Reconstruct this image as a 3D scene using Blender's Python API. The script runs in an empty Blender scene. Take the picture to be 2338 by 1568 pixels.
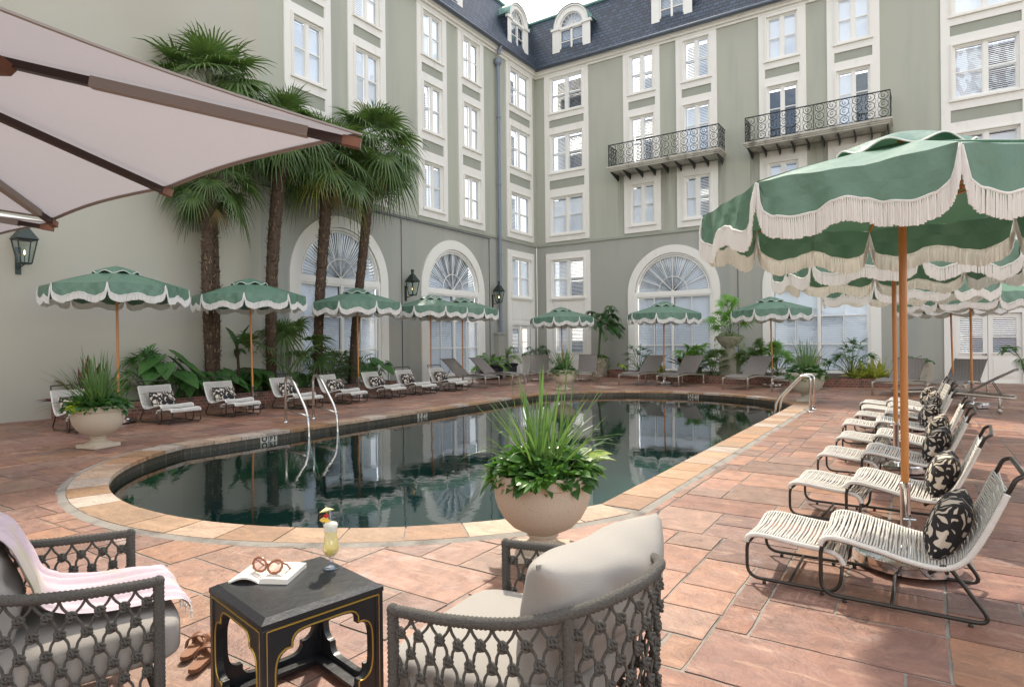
import bpy, bmesh, math, random
from mathutils import Vector, Matrix, noise
R=math.radians; PI=math.pi
random.seed(7)
S=bpy.context.scene
# ---------- camera (building frame: x along right wing, -y along left wing) ----------
CAM=Vector((15.37,-25.545,1.5))
cam=bpy.data.objects.new('camera',bpy.data.cameras.new('camera')); S.collection.objects.link(cam); S.camera=cam
cam.data.sensor_width=36; cam.data.lens=21.85; cam.data.clip_end=500; cam.data.clip_start=0.05
cam.matrix_world=Matrix.Translation(CAM)@Matrix.Rotation(R(33.4),4,'Z')@Matrix.Rotation(R(90-0.085),4,'X')@Matrix.Rotation(R(-0.64),4,'Z')
S.render.engine='CYCLES'
S.view_settings.view_transform='Standard'; S.view_settings.look='None'; S.view_settings.gamma=1; S.view_settings.exposure=1.1
# ---------- sky ----------
SUN_EL=R(50); SUN_AZ=R(-38)      # azimuth measured from +y towards +x
w=bpy.data.worlds.new('World'); S.world=w; w.use_nodes=True; nt=w.node_tree; nt.nodes.clear()
sky=nt.nodes.new('ShaderNodeTexSky'); sky.sky_type='NISHITA'; sky.sun_disc=False; sky.sun_elevation=SUN_EL; sky.sun_rotation=SUN_AZ; sky.air_density=1.0; sky.dust_density=2.0
tc=nt.nodes.new('ShaderNodeTexCoord'); nz=nt.nodes.new('ShaderNodeTexNoise'); nz.inputs['Scale'].default_value=1.7; nz.inputs['Detail'].default_value=7
mp=nt.nodes.new('ShaderNodeMapping'); mp.inputs['Scale'].default_value=(1,1,2.2); nt.links.new(tc.outputs['Generated'],mp.inputs[0]); nt.links.new(mp.outputs[0],nz.inputs['Vector'])
cr=nt.nodes.new('ShaderNodeValToRGB'); cr.color_ramp.elements[0].position=.48; cr.color_ramp.elements[1].position=.66; cr.color_ramp.elements[0].color=(.18,.18,.18,1)
mx=nt.nodes.new('ShaderNodeMix'); mx.data_type='RGBA'; mx.inputs[7].default_value=(10.6,10.0,9.1,1)
nt.links.new(nz.outputs[0],cr.inputs[0]); nt.links.new(cr.outputs[0],mx.inputs[0]); nt.links.new(sky.outputs[0],mx.inputs[6])
bg=nt.nodes.new('ShaderNodeBackground'); bg.inputs[1].default_value=0.15; wo=nt.nodes.new('ShaderNodeOutputWorld')
nt.links.new(mx.outputs[2],bg.inputs[0]); nt.links.new(bg.outputs[0],wo.inputs[0])
# ---------- sun ----------
sl=bpy.data.lights.new('sun','SUN'); sl.energy=2.4; sl.angle=R(2); sl.color=(1,.90,.75); so=bpy.data.objects.new('sun',sl); S.collection.objects.link(so)
sd=Vector((math.sin(SUN_AZ)*math.cos(SUN_EL),math.cos(SUN_AZ)*math.cos(SUN_EL),math.sin(SUN_EL)))
so.rotation_euler=sd.to_track_quat('Z','Y').to_euler()

# ================= helpers =================
COL=S.collection
def at(px,py,z=0.0):
    "ground point (height z) seen at a place in the 2338 px wide photo"
    r,p=R(.64),R(-.085); dx,dy=px-1169,784-py
    x=math.cos(r)*dx+math.sin(r)*dy; zz=-math.sin(r)*dx+math.cos(r)*dy; y=1419.2
    y,zz=math.cos(p)*y-math.sin(p)*zz, math.sin(p)*y+math.cos(p)*zz
    t=(z-1.5)/zz; x*=t; y*=t; a=R(33.4)
    return Vector((CAM.x+math.cos(a)*x-math.sin(a)*y, CAM.y+math.sin(a)*x+math.cos(a)*y, z))
def tag(o,label=None,cat=None,group=None,kind=None):
    if label:o['label']=label
    if cat:o['category']=cat
    if group:o['group']=group
    if kind:o['kind']=kind
    return o
def empty(name,loc=(0,0,0),rz=0,label=None,cat=None,group=None):
    o=bpy.data.objects.new(name,None); COL.objects.link(o); o.location=loc; o.rotation_euler=(0,0,rz); o.empty_display_size=.2
    return tag(o,label,cat,group)
def copy_tree(o,parent=None):
    c=o.copy(); COL.objects.link(c)
    if parent: c.parent=parent
    for ch in [x for x in KIDS.get(o.name,[])]:
        copy_tree(ch,c)
    return c
KIDS={}
class MB:
    def __init__(s): s.v=[]; s.f=[]; s.c=[]; s.m=None
    def P(s,p):
        s.v.append(tuple(s.m@Vector(p)) if s.m else tuple(p)); return len(s.v)-1
    def face(s,*pts,c=None):
        s.f.append([s.P(p) for p in pts]); s.c.append(c)
    def box(s,x0,x1,y0,y1,z0,z1,c=None):
        i=[s.P(p) for p in ((x0,y0,z0),(x1,y0,z0),(x1,y1,z0),(x0,y1,z0),(x0,y0,z1),(x1,y0,z1),(x1,y1,z1),(x0,y1,z1))]
        for q in ((3,2,1,0),(4,5,6,7),(0,1,5,4),(1,2,6,5),(2,3,7,6),(3,0,4,7)): s.f.append([i[k] for k in q]); s.c.append(c)
    def tube(s,path,r,n=8,caps=True,close=False,c=None,sq=1.0):
        path=[Vector(p) for p in path]; m=len(path); rings=[]
        rr=r if isinstance(r,(list,tuple)) else [r]*m
        up=None
        for k,p in enumerate(path):
            a=path[(k-1)%m] if (k>0 or close) else p; b=path[(k+1)%m] if (k<m-1 or close) else p
            t=(b-a); t=t.normalized() if t.length>1e-9 else Vector((0,0,1))
            if up is None: up=t.orthogonal().normalized() if abs(t.z)>.95 else Vector((0,0,1)).cross(t).normalized()
            up=(up-t*up.dot(t)); up=up.normalized() if up.length>1e-6 else t.orthogonal().normalized()
            sd_=t.cross(up)
            rings.append([s.P(p+(up*math.cos(2*PI*j/n)+sd_*math.sin(2*PI*j/n)*sq)*rr[k]) for j in range(n)])
        rng=range(m) if close else range(m-1)
        for k in rng:
            A,B=rings[k],rings[(k+1)%m]
            for j in range(n): s.f.append([A[j],A[(j+1)%n],B[(j+1)%n],B[j]]); s.c.append(c)
        if caps and not close: s.f.append(rings[0][::-1]); s.c.append(c); s.f.append(rings[-1][:]); s.c.append(c)
    def lathe(s,prof,n=32,cx=0,cy=0,z=0,caps=False,c=None):
        rings=[[s.P((cx+r*math.cos(2*PI*j/n),cy+r*math.sin(2*PI*j/n),z+h)) for j in range(n)] for r,h in prof]
        for A,B in zip(rings,rings[1:]):
            for j in range(n): s.f.append([A[j],A[(j+1)%n],B[(j+1)%n],B[j]]); s.c.append(c)
        if caps: s.f.append(rings[0][::-1]); s.c.append(c); s.f.append(rings[-1]); s.c.append(c)
    def strip(s,A,B,c=None):
        a=[s.P(p) for p in A]; b=[s.P(p) for p in B]
        for k in range(len(a)-1): s.f.append([a[k],a[k+1],b[k+1],b[k]]); s.c.append(c)
    def grid(s,fn,nu,nv,cu=False,c=None):
        g=[[s.P(fn(i/nu,j/nv)) for j in range(nv+1)] for i in range(nu+1)]
        for i in range(nu):
            for j in range(nv): s.f.append([g[i][j],g[i+1][j],g[i+1][j+1],g[i][j+1]]); s.c.append(c)
    def ball(s,p,r,n=8,sz=1,c=None):
        p=Vector(p); s.lathe([(max(r*math.sin(PI*k/n),1e-4),-r*sz*math.cos(PI*k/n)) for k in range(n+1)],n+2,p.x,p.y,p.z,c=c)
    def build(s,name,mat,parent=None,smooth=False,bevel=0,recalc=False,loc=None,auto=None,merge=False):
        me=bpy.data.meshes.new(name); me.from_pydata(s.v,[],s.f); me.materials.append(mat)
        if any(c is not None for c in s.c):
            at_=me.color_attributes.new('Col','FLOAT_COLOR','CORNER'); vals=[]
            for f,c in zip(s.f,s.c):
                cc=c if c is not None else (.5,.5,.5,1)
                if isinstance(cc,(int,float)): cc=(cc,cc,cc,1)
                vals+=list(cc)*len(f)
            at_.data.foreach_set('color',vals)
        if recalc or bevel:
            bm=bmesh.new(); bm.from_mesh(me)
            if merge: bmesh.ops.remove_doubles(bm,verts=bm.verts,dist=1e-5)
            if bevel: bmesh.ops.remove_doubles(bm,verts=bm.verts,dist=1e-5)
            bmesh.ops.recalc_face_normals(bm,faces=bm.faces)
            if bevel: bmesh.ops.bevel(bm,geom=bm.edges[:],offset=bevel,segments=2,affect='EDGES',profile=.6)
            bm.to_mesh(me); bm.free()
        if smooth: me.polygons.foreach_set('use_smooth',[True]*len(me.polygons))
        if auto: me.set_sharp_from_angle(angle=R(auto))
        o=bpy.data.objects.new(name,me); COL.objects.link(o)
        if parent: o.parent=parent; KIDS.setdefault(parent.name,[]).append(o)
        if loc: o.location=loc
        return o
def arc(cx,cz,r,a0,a1,n=8): return [(cx+r*math.cos(R(a0+(a1-a0)*k/n)),cz+r*math.sin(R(a0+(a1-a0)*k/n))) for k in range(n+1)]
def fillet(pts,r,n=5,closed=False):
    pts=[Vector(p) for p in pts]; out=[]; m=len(pts)
    for i,p in enumerate(pts):
        if not closed and i in(0,m-1): out.append(p); continue
        a=(pts[i-1]-p); b=(pts[(i+1)%m]-p); q=min(r,a.length*.49,b.length*.49)
        A=p+a.normalized()*q; B=p+b.normalized()*q
        for k in range(n+1):
            t=k/n; out.append(A*(1-t)**2+p*2*t*(1-t)+B*t*t)
    return out
def smoothpath(pts,n=6):
    pts=[Vector(p) for p in pts]; out=[]
    for i in range(len(pts)-1):
        p0=pts[max(i-1,0)];p1=pts[i];p2=pts[i+1];p3=pts[min(i+2,len(pts)-1)]
        for k in range(n):
            t=k/n; out.append(.5*((2*p1)+(p2-p0)*t+(2*p0-5*p1+4*p2-p3)*t*t+(3*p1-p0-3*p2+p3)*t**3))
    out.append(pts[-1]); return out
def resample(path,step):
    path=[Vector(p) for p in path]; out=[path[0]]; acc=0
    for a,b in zip(path,path[1:]):
        L=(b-a).length; d=step-acc
        while d<=L: out.append(a+(b-a)*(d/L)); d+=step
        acc=(acc+L)%step if L>0 else acc
    return out
def rnd(a,b): return a+(b-a)*random.random()

# ================= materials =================
def newmat(name):
    m=bpy.data.materials.new(name); m.use_nodes=True; return m,m.node_tree,m.node_tree.nodes['Principled BSDF']
def lk(nt,a,b): nt.links.new(a,b)
def nnoise(nt,scale,detail=4,vec=None,rough=.55,dist=0):
    n=nt.nodes.new('ShaderNodeTexNoise'); n.inputs['Scale'].default_value=scale; n.inputs['Detail'].default_value=detail; n.inputs['Roughness'].default_value=rough; n.inputs['Distortion'].default_value=dist
    if vec: lk(nt,vec,n.inputs['Vector'])
    return n.outputs[0]
def coord(nt,scale=(1,1,1),out='Object'):
    t=nt.nodes.new('ShaderNodeTexCoord'); m=nt.nodes.new('ShaderNodeMapping'); m.inputs['Scale'].default_value=scale; lk(nt,t.outputs[out],m.inputs[0]); return m.outputs[0]
def ramp(nt,fac,p0,p1,c0=(0,0,0,1),c1=(1,1,1,1)):
    r=nt.nodes.new('ShaderNodeValToRGB'); e=r.color_ramp.elements; e[0].position=p0;e[1].position=p1;e[0].color=c0 if len(c0)==4 else (*c0,1);e[1].color=c1 if len(c1)==4 else (*c1,1); lk(nt,fac,r.inputs[0]); return r.outputs[0]
def mixc(nt,fac,a,b,mode='MIX'):
    m=nt.nodes.new('ShaderNodeMix'); m.data_type='RGBA'; m.blend_type=mode
    for i,v in ((0,fac),(6,a),(7,b)):
        if isinstance(v,(int,float)): m.inputs[i].default_value=v
        elif isinstance(v,tuple): m.inputs[i].default_value=v if len(v)==4 else (*v,1)
        else: lk(nt,v,m.inputs[i])
    return m.outputs[2]
def bump(nt,b,h,strength=.3,dist=.01,prev=None):
    n=nt.nodes.new('ShaderNodeBump'); n.inputs['Strength'].default_value=strength; n.inputs['Distance'].default_value=dist; lk(nt,h,n.inputs['Height'])
    if prev: lk(nt,prev,n.inputs['Normal'])
    lk(nt,n.outputs[0],b.inputs['Normal']); return n.outputs[0]
def mk(name,col,rough=.6,metal=0,var=.12,vs=3,bs=0,bd=.003,bscale=60,spec=None,stretch=(1,1,1),dirt=None):
    m,nt,b=newmat(name); v=coord(nt,stretch)
    n=nnoise(nt,vs,5,v); c=mixc(nt,n,tuple(x*(1-var) for x in col),tuple(min(1,x*(1+var)) for x in col))
    if dirt:
        n2=nnoise(nt,dirt[0],6,coord(nt,dirt[1])); c=mixc(nt,ramp(nt,n2,dirt[3],dirt[4]),c,tuple(dirt[2]))
    lk(nt,c,b.inputs['Base Color']); b.inputs['Roughness'].default_value=rough; b.inputs['Metallic'].default_value=metal
    if spec is not None: b.inputs['Specular IOR Level'].default_value=spec
    if bs: bump(nt,b,nnoise(nt,bscale,4,coord(nt)),bs,bd)
    return m
M={}
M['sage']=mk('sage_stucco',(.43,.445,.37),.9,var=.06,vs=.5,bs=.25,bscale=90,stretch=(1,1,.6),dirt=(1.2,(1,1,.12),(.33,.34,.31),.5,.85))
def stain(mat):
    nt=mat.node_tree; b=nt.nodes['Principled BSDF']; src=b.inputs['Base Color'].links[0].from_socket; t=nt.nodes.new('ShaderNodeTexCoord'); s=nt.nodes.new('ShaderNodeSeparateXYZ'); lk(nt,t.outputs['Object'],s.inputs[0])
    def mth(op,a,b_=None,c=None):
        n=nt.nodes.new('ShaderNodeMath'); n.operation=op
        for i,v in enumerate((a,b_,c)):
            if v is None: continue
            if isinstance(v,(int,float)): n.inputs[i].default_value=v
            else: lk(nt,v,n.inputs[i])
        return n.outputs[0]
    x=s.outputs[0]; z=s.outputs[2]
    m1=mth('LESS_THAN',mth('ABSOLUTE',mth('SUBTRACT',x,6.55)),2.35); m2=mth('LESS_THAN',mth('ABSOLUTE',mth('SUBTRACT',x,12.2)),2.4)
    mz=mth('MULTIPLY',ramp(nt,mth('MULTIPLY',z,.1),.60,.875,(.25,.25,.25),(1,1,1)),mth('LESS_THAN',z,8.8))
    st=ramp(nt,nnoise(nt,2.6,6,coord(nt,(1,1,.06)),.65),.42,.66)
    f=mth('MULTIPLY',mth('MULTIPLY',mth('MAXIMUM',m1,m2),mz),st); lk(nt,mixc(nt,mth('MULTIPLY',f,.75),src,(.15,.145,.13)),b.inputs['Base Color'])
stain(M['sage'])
M['grey']=mk('grey_stucco',(.37,.375,.33),.85,var=.10,vs=.5,bs=.25,bscale=90,dirt=(1.5,(1,1,.1),(.31,.33,.31),.5,.75))
M['cream']=mk('cream_stucco',(.455,.44,.365),.9,var=.10,vs=.35,bs=.3,bscale=70,dirt=(.6,(1,1,.3),(.47,.46,.40),.45,.75))
M['panel']=mk('panel_stucco',(.34,.355,.30),.9,var=.08,vs=2,bs=.2,bscale=90)
M['trim']=mk('white_trim',(.80,.785,.73),.55,var=.04,vs=1.5,dirt=(2.5,(1,1,.3),(.66,.64,.57),.58,.85))
M['frame']=mk('sash_paint',(.82,.81,.76),.4,var=.03,vs=3)
M['blind']=mk('blind_slats',(.90,.90,.88),.5,var=.03,vs=3)
M['room']=mk('dark_room',(.03,.032,.035),.9)
def schlick(nt,f0,nrm=None,p=5.0):
    "reflectance of a thin sheet, the same from both sides"
    l=nt.nodes.new('ShaderNodeLayerWeight'); l.inputs[0].default_value=.5
    if nrm: lk(nt,nrm,l.inputs['Normal'])
    a=nt.nodes.new('ShaderNodeMath'); a.operation='POWER'; lk(nt,l.outputs['Facing'],a.inputs[0]); a.inputs[1].default_value=p
    b=nt.nodes.new('ShaderNodeMath'); b.operation='MULTIPLY_ADD'; lk(nt,a.outputs[0],b.inputs[0]); b.inputs[1].default_value=1-f0; b.inputs[2].default_value=f0; b.use_clamp=True
    return b.outputs[0]
def glass_mat(name,tint=(.86,.9,.93),wav=.02,boost=1.0):
    m=bpy.data.materials.new(name); m.use_nodes=True; nt=m.node_tree; nt.nodes.clear()
    o=nt.nodes.new('ShaderNodeOutputMaterial'); tr=nt.nodes.new('ShaderNodeBsdfTransparent'); tr.inputs[0].default_value=(*tint,1)
    g=nt.nodes.new('ShaderNodeBsdfGlossy'); g.inputs['Roughness'].default_value=.0; g.inputs[0].default_value=(.80,.90,1,1)
    f=schlick(nt,.05*boost)
    mx=nt.nodes.new('ShaderNodeMixShader'); lk(nt,f,mx.inputs[0]); lk(nt,tr.outputs[0],mx.inputs[1]); lk(nt,g.outputs[0],mx.inputs[2]); lk(nt,mx.outputs[0],o.inputs[0])
    if wav:
        b=nt.nodes.new('ShaderNodeBump'); b.inputs['Strength'].default_value=1; b.inputs['Distance'].default_value=wav; lk(nt,nnoise(nt,1.2,2,coord(nt)),b.inputs['Height'])
        lk(nt,b.outputs[0],g.inputs['Normal'])
    return m
M['glass']=glass_mat('window_glass',(.87,.92,.99),wav=.010,boost=2.4)
M['clear']=glass_mat('drink_glass',(.97,.98,.98),0,2.6)
M['foot']=glass_mat('thick_glass',(.90,.91,.91),0,3.5)
M['lglass']=glass_mat('lantern_glass',(.85,.9,.87),.004)
def slate(name,axis):
    m,nt,b=newmat(name); t=nt.nodes.new('ShaderNodeTexCoord'); s=nt.nodes.new('ShaderNodeSeparateXYZ'); c=nt.nodes.new('ShaderNodeCombineXYZ')
    lk(nt,t.outputs['Object'],s.inputs[0]); lk(nt,s.outputs[axis],c.inputs[0]); lk(nt,s.outputs[2],c.inputs[1])
    k=nt.nodes.new('ShaderNodeTexBrick'); lk(nt,c.outputs[0],k.inputs['Vector']); k.inputs['Scale'].default_value=1
    k.inputs['Brick Width'].default_value=.26; k.inputs['Row Height'].default_value=.17; k.inputs['Mortar Size'].default_value=.018; k.inputs['Mortar Smooth'].default_value=.2; k.inputs['Bias'].default_value=0
    k.inputs['Color1'].default_value=(.016,.026,.045,1); k.inputs['Color2'].default_value=(.045,.075,.125,1); k.inputs['Mortar'].default_value=(.003,.004,.006,1)
    lk(nt,mixc(nt,.22,k.outputs[0],ramp(nt,nnoise(nt,9,5,coord(nt)),.3,.7,(.01,.02,.03),(.09,.12,.16))),b.inputs['Base Color']); b.inputs['Roughness'].default_value=.5
    inv=nt.nodes.new('ShaderNodeMath'); inv.operation='SUBTRACT'; inv.inputs[0].default_value=1; lk(nt,k.outputs['Fac'],inv.inputs[1])
    # each course tilts: sawtooth with height
    fr=nt.nodes.new('ShaderNodeMath'); fr.operation='MODULO'; fr.inputs[1].default_value=.17; lk(nt,s.outputs[2],fr.inputs[0])
    ad=nt.nodes.new('ShaderNodeMath'); ad.operation='MULTIPLY_ADD'; lk(nt,fr.outputs[0],ad.inputs[0]); ad.inputs[1].default_value=-4; lk(nt,inv.outputs[0],ad.inputs[2])
    bump(nt,b,ad.outputs[0],.8,.02); return m
M['slateR']=slate('slate_roof_x',0); M['slateL']=slate('slate_roof_y',1)
M['copper']=mk('verdigris_copper',(.19,.34,.30),.6,.3,var=.3,vs=4,dirt=(3,(1,1,1),(.10,.14,.12),.5,.8))
M['lead']=mk('lead_gutter',(.13,.15,.18),.5,.5,var=.25,vs=6)
M['spout']=mk('painted_downspout',(.20,.24,.30),.5,.2,var=.12,vs=2)
M['iron']=mk('dark_iron',(.035,.04,.038),.5,.3,var=.2,vs=8)
M['stone_slab']=mk('balcony_stone',(.50,.48,.42),.85,var=.15,vs=3,dirt=(3,(1,1,.4),(.16,.15,.13),.5,.72))
M['bronze']=mk('lantern_bronze',(.045,.06,.055),.45,.6,var=.35,vs=12)
# deck stone
m,nt,b=newmat('flagstone'); a=nt.nodes.new('ShaderNodeAttribute'); a.attribute_name='Col'; a.attribute_type='GEOMETRY'
v=coord(nt,(1,1,1)); n1=nnoise(nt,1.3,8,v,.65,.6); n2=nnoise(nt,6,8,v,.7,.8); n3=nnoise(nt,55,5,v)
vs_=coord(nt,(1,5,1)); n4=nnoise(nt,3.0,6,vs_,.65,1.2)
c=mixc(nt,ramp(nt,n2,.38,.66),mixc(nt,1,a.outputs[0],(.86,.84,.86),'MULTIPLY'),mixc(nt,1,a.outputs[0],(1.38,1.32,1.25),'MULTIPLY'))
c=mixc(nt,ramp(nt,n1,.55,.75),c,mixc(nt,1,a.outputs[0],(.62,.58,.60),'MULTIPLY'))
c=mixc(nt,ramp(nt,n4,.55,.72,(0,0,0),(.55,.55,.55)),c,(.52,.33,.22))
c=mixc(nt,ramp(nt,nnoise(nt,2.3,6,coord(nt,(1,1,1))),.64,.78,(0,0,0),(.5,.5,.5)),c,(.50,.44,.42))
lk(nt,c,b.inputs['Base Color']); lk(nt,ramp(nt,n1,.3,.75,(.34,.34,.34),(.65,.65,.65)),b.inputs['Roughness'])
p=bump(nt,b,n2,.9,.014); bump(nt,b,n3,.5,.005,p)
cs=b.inputs['Base Color'].links[0].from_socket; nq=nnoise(nt,1.7,9,v,.6,.3); ab=nt.nodes.new('ShaderNodeMath'); ab.operation='SUBTRACT'; lk(nt,nq,ab.inputs[0]); ab.inputs[1].default_value=.5; ab2=nt.nodes.new('ShaderNodeMath'); ab2.operation='ABSOLUTE'; lk(nt,ab.outputs[0],ab2.inputs[0])
crk=ramp(nt,ab2.outputs[0],.0,.006,(1,1,1),(0,0,0)); msk=ramp(nt,nnoise(nt,.8,3,coord(nt)),.52,.6); mm=nt.nodes.new('ShaderNodeMath'); mm.operation='MULTIPLY'; lk(nt,crk,mm.inputs[0]); lk(nt,msk,mm.inputs[1])
cs=mixc(nt,mm.outputs[0],cs,(.09,.05,.035)); cs=mixc(nt,ramp(nt,nnoise(nt,34,6,v,.7),.66,.74,(0,0,0),(.55,.55,.55)),cs,(.10,.065,.05)); cs=mixc(nt,ramp(nt,nnoise(nt,19,7,v,.75),.68,.74,(0,0,0),(.4,.4,.4)),cs,(.55,.47,.42)); lk(nt,cs,b.inputs['Base Color']); M['flag']=m
M['mortar']=mk('deck_mortar',(.26,.24,.21),.95,var=.25,vs=5,bs=.6,bscale=40,bd=.01,dirt=(3,(1,1,1),(.10,.09,.08),.5,.7))
m,nt,b=newmat('travertine_coping'); a=nt.nodes.new('ShaderNodeAttribute'); a.attribute_name='Col'; a.attribute_type='GEOMETRY'
v=coord(nt,(1,2.5,1)); n1=nnoise(nt,2.5,7,v,.7,1.5); n2=nnoise(nt,11,8,v,.75,2)
c=mixc(nt,ramp(nt,n1,.4,.65),a.outputs[0],mixc(nt,1,a.outputs[0],(1.5,1.55,1.6),'MULTIPLY')); c=mixc(nt,ramp(nt,n2,.52,.68),c,mixc(nt,1,a.outputs[0],(.55,.42,.3),'MULTIPLY'))
lk(nt,c,b.inputs['Base Color']); b.inputs['Roughness'].default_value=.6; bump(nt,b,n2,.5,.008); M['coping']=m
m,nt,b=newmat('waterline_tile'); k=nt.nodes.new('ShaderNodeTexBrick'); sx=nt.nodes.new('ShaderNodeSeparateXYZ'); t=nt.nodes.new('ShaderNodeTexCoord'); lk(nt,t.outputs['Object'],sx.inputs[0])
ad=nt.nodes.new('ShaderNodeMath'); ad.operation='ADD'; lk(nt,sx.outputs[0],ad.inputs[0]); lk(nt,sx.outputs[1],ad.inputs[1]); cb=nt.nodes.new('ShaderNodeCombineXYZ'); lk(nt,ad.outputs[0],cb.inputs[0]); lk(nt,sx.outputs[2],cb.inputs[1]); lk(nt,cb.outputs[0],k.inputs['Vector'])
k.offset=0; k.inputs['Scale'].default_value=1; k.inputs['Brick Width'].default_value=.15; k.inputs['Row Height'].default_value=.15; k.inputs['Mortar Size'].default_value=.004
k.inputs['Color1'].default_value=(.035,.028,.018,1); k.inputs['Color2'].default_value=(.06,.048,.032,1); k.inputs['Mortar'].default_value=(.12,.10,.07,1)
c=mixc(nt,ramp(nt,nnoise(nt,30,6,coord(nt)),.6,.72),k.outputs[0],(.2,.18,.13)); lk(nt,c,b.inputs['Base Color']); b.inputs['Roughness'].default_value=.35; M['tile']=m
M['basin']=mk('pool_plaster',(.012,.12,.12),.8,var=.3,vs=1)
m=bpy.data.materials.new('pool_water'); m.use_nodes=True; nt=m.node_tree; nt.nodes.clear(); o=nt.nodes.new('ShaderNodeOutputMaterial')
tr=nt.nodes.new('ShaderNodeBsdfTransparent'); tr.inputs[0].default_value=(.35,.62,.6,1); g=nt.nodes.new('ShaderNodeBsdfGlossy'); g.inputs['Roughness'].default_value=.0
v=coord(nt,(1,1,1)); bp=nt.nodes.new('ShaderNodeBump'); bp.inputs['Strength'].default_value=1; bp.inputs['Distance'].default_value=.0011; lk(nt,nnoise(nt,4.5,4,v,.55,.4),bp.inputs['Height']); bp2=nt.nodes.new('ShaderNodeBump'); bp2.inputs['Distance'].default_value=.0025; bp2.inputs['Strength'].default_value=1; lk(nt,nnoise(nt,1.1,2,v),bp2.inputs['Height']); lk(nt,bp2.outputs[0],bp.inputs['Normal'])
lk(nt,bp.outputs[0],g.inputs['Normal']); f=schlick(nt,.05,bp.outputs[0],2.8); mx=nt.nodes.new('ShaderNodeMixShader'); lk(nt,f,mx.inputs[0]); lk(nt,tr.outputs[0],mx.inputs[1]); lk(nt,g.outputs[0],mx.inputs[2]); lk(nt,mx.outputs[0],o.inputs[0]); M['water']=m
M['steel']=mk('brushed_steel',(.62,.61,.58),.22,1,var=.06,vs=10)
M['chrome']=mk('polished_steel',(.7,.69,.67),.08,1,var=.03)
M['soil']=mk('garden_soil',(.07,.042,.028),.95,var=.5,vs=14,bs=1,bscale=30,bd=.03)
m,nt,b=newmat('garden_brick'); k=nt.nodes.new('ShaderNodeTexBrick'); sx=nt.nodes.new('ShaderNodeSeparateXYZ'); t=nt.nodes.new('ShaderNodeTexCoord'); lk(nt,t.outputs['Object'],sx.inputs[0]); ad=nt.nodes.new('ShaderNodeMath'); ad.operation='ADD'; lk(nt,sx.outputs[0],ad.inputs[0]); lk(nt,sx.outputs[1],ad.inputs[1]); cb=nt.nodes.new('ShaderNodeCombineXYZ'); lk(nt,ad.outputs[0],cb.inputs[0]); lk(nt,sx.outputs[2],cb.inputs[1]); lk(nt,cb.outputs[0],k.inputs['Vector'])
k.inputs['Scale'].default_value=1; k.inputs['Brick Width'].default_value=.13; k.inputs['Row Height'].default_value=.075; k.inputs['Mortar Size'].default_value=.008; k.inputs['Color1'].default_value=(.26,.085,.05,1); k.inputs['Color2'].default_value=(.13,.055,.04,1); k.inputs['Mortar'].default_value=(.26,.21,.17,1)
c=mixc(nt,ramp(nt,nnoise(nt,5,6,coord(nt)),.45,.7,(0,0,0),(.7,.7,.7)),k.outputs[0],(.06,.06,.045)); lk(nt,c,b.inputs['Base Color']); b.inputs['Roughness'].default_value=.85; bump(nt,b,k.outputs['Fac'],-.5,.01); M['brick']=m
def leafmat(name,c1,c2,rough=.42,tr=.28,scale=2.5):
    m=bpy.data.materials.new(name); m.use_nodes=True; nt=m.node_tree; b=nt.nodes['Principled BSDF']; o=nt.nodes['Material Output']
    v=coord(nt); n=nnoise(nt,scale,4,v); n2=nnoise(nt,scale*9,3,v)
    c=mixc(nt,ramp(nt,n,.35,.65),c1,c2); c=mixc(nt,ramp(nt,n2,.3,.8,(0,0,0),(.5,.5,.5)),c,tuple(x*1.5 for x in c2))
    a=nt.nodes.new('ShaderNodeAttribute'); a.attribute_name='Col'; a.attribute_type='GEOMETRY'
    lk(nt,c,b.inputs['Base Color']); b.inputs['Roughness'].default_value=rough
    t=nt.nodes.new('ShaderNodeBsdfTranslucent'); lk(nt,mixc(nt,1,c,(1.6,1.7,.9),'MULTIPLY'),t.inputs[0]); mx=nt.nodes.new('ShaderNodeMixShader'); mx.inputs[0].default_value=tr
    lk(nt,b.outputs[0],mx.inputs[1]); lk(nt,t.outputs[0],mx.inputs[2]); lk(nt,mx.outputs[0],o.inputs[0]); return m
M['palm']=leafmat('palm_frond',(.04,.085,.026),(.10,.165,.045))
M['palmdead']=leafmat('dry_frond',(.20,.15,.07),(.30,.22,.10),.7)
M['palmyel']=leafmat('yellowing_frond',(.10,.13,.03),(.28,.26,.07),.6)
M['bark']=mk('palm_bark',(.075,.05,.033),.95,var=.5,vs=20,bs=1,bscale=50,bd=.03)
m,nt,b=newmat('palm_trunk'); a=nt.nodes.new('ShaderNodeAttribute'); a.attribute_name='Col'; a.attribute_type='GEOMETRY'; lk(nt,mixc(nt,.6,a.outputs[0],mixc(nt,1,a.outputs[0],ramp(nt,nnoise(nt,20,5,coord(nt)),.3,.7,(.4,.4,.4),(1.8,1.8,1.8)),'MULTIPLY')),b.inputs['Base Color']); b.inputs['Roughness'].default_value=.95; M['barkc']=m
M['stub']=mk('frond_stub',(.20,.14,.085),.85,var=.4,vs=9)
M['grass']=leafmat('iris_blade',(.055,.12,.045),(.13,.22,.075),.5)
M['leaf']=leafmat('glossy_leaf',(.04,.12,.025),(.11,.24,.05),.35)
M['leafd']=leafmat('deep_leaf',(.022,.075,.022),(.06,.145,.04),.35)
M['lime']=leafmat('lime_leaf',(.20,.30,.03),(.36,.45,.06),.5)
M['taro']=leafmat('taro_leaf',(.045,.13,.04),(.11,.25,.07),.4)
M['maroon']=leafmat('maroon_leaf',(.06,.01,.016),(.14,.03,.045),.35)
M['fern']=leafmat('fern_leaf',(.07,.18,.03),(.16,.33,.06))
M['varieg']=leafmat('variegated_leaf',(.12,.24,.08),(.42,.48,.28),.4,scale=30)
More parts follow.
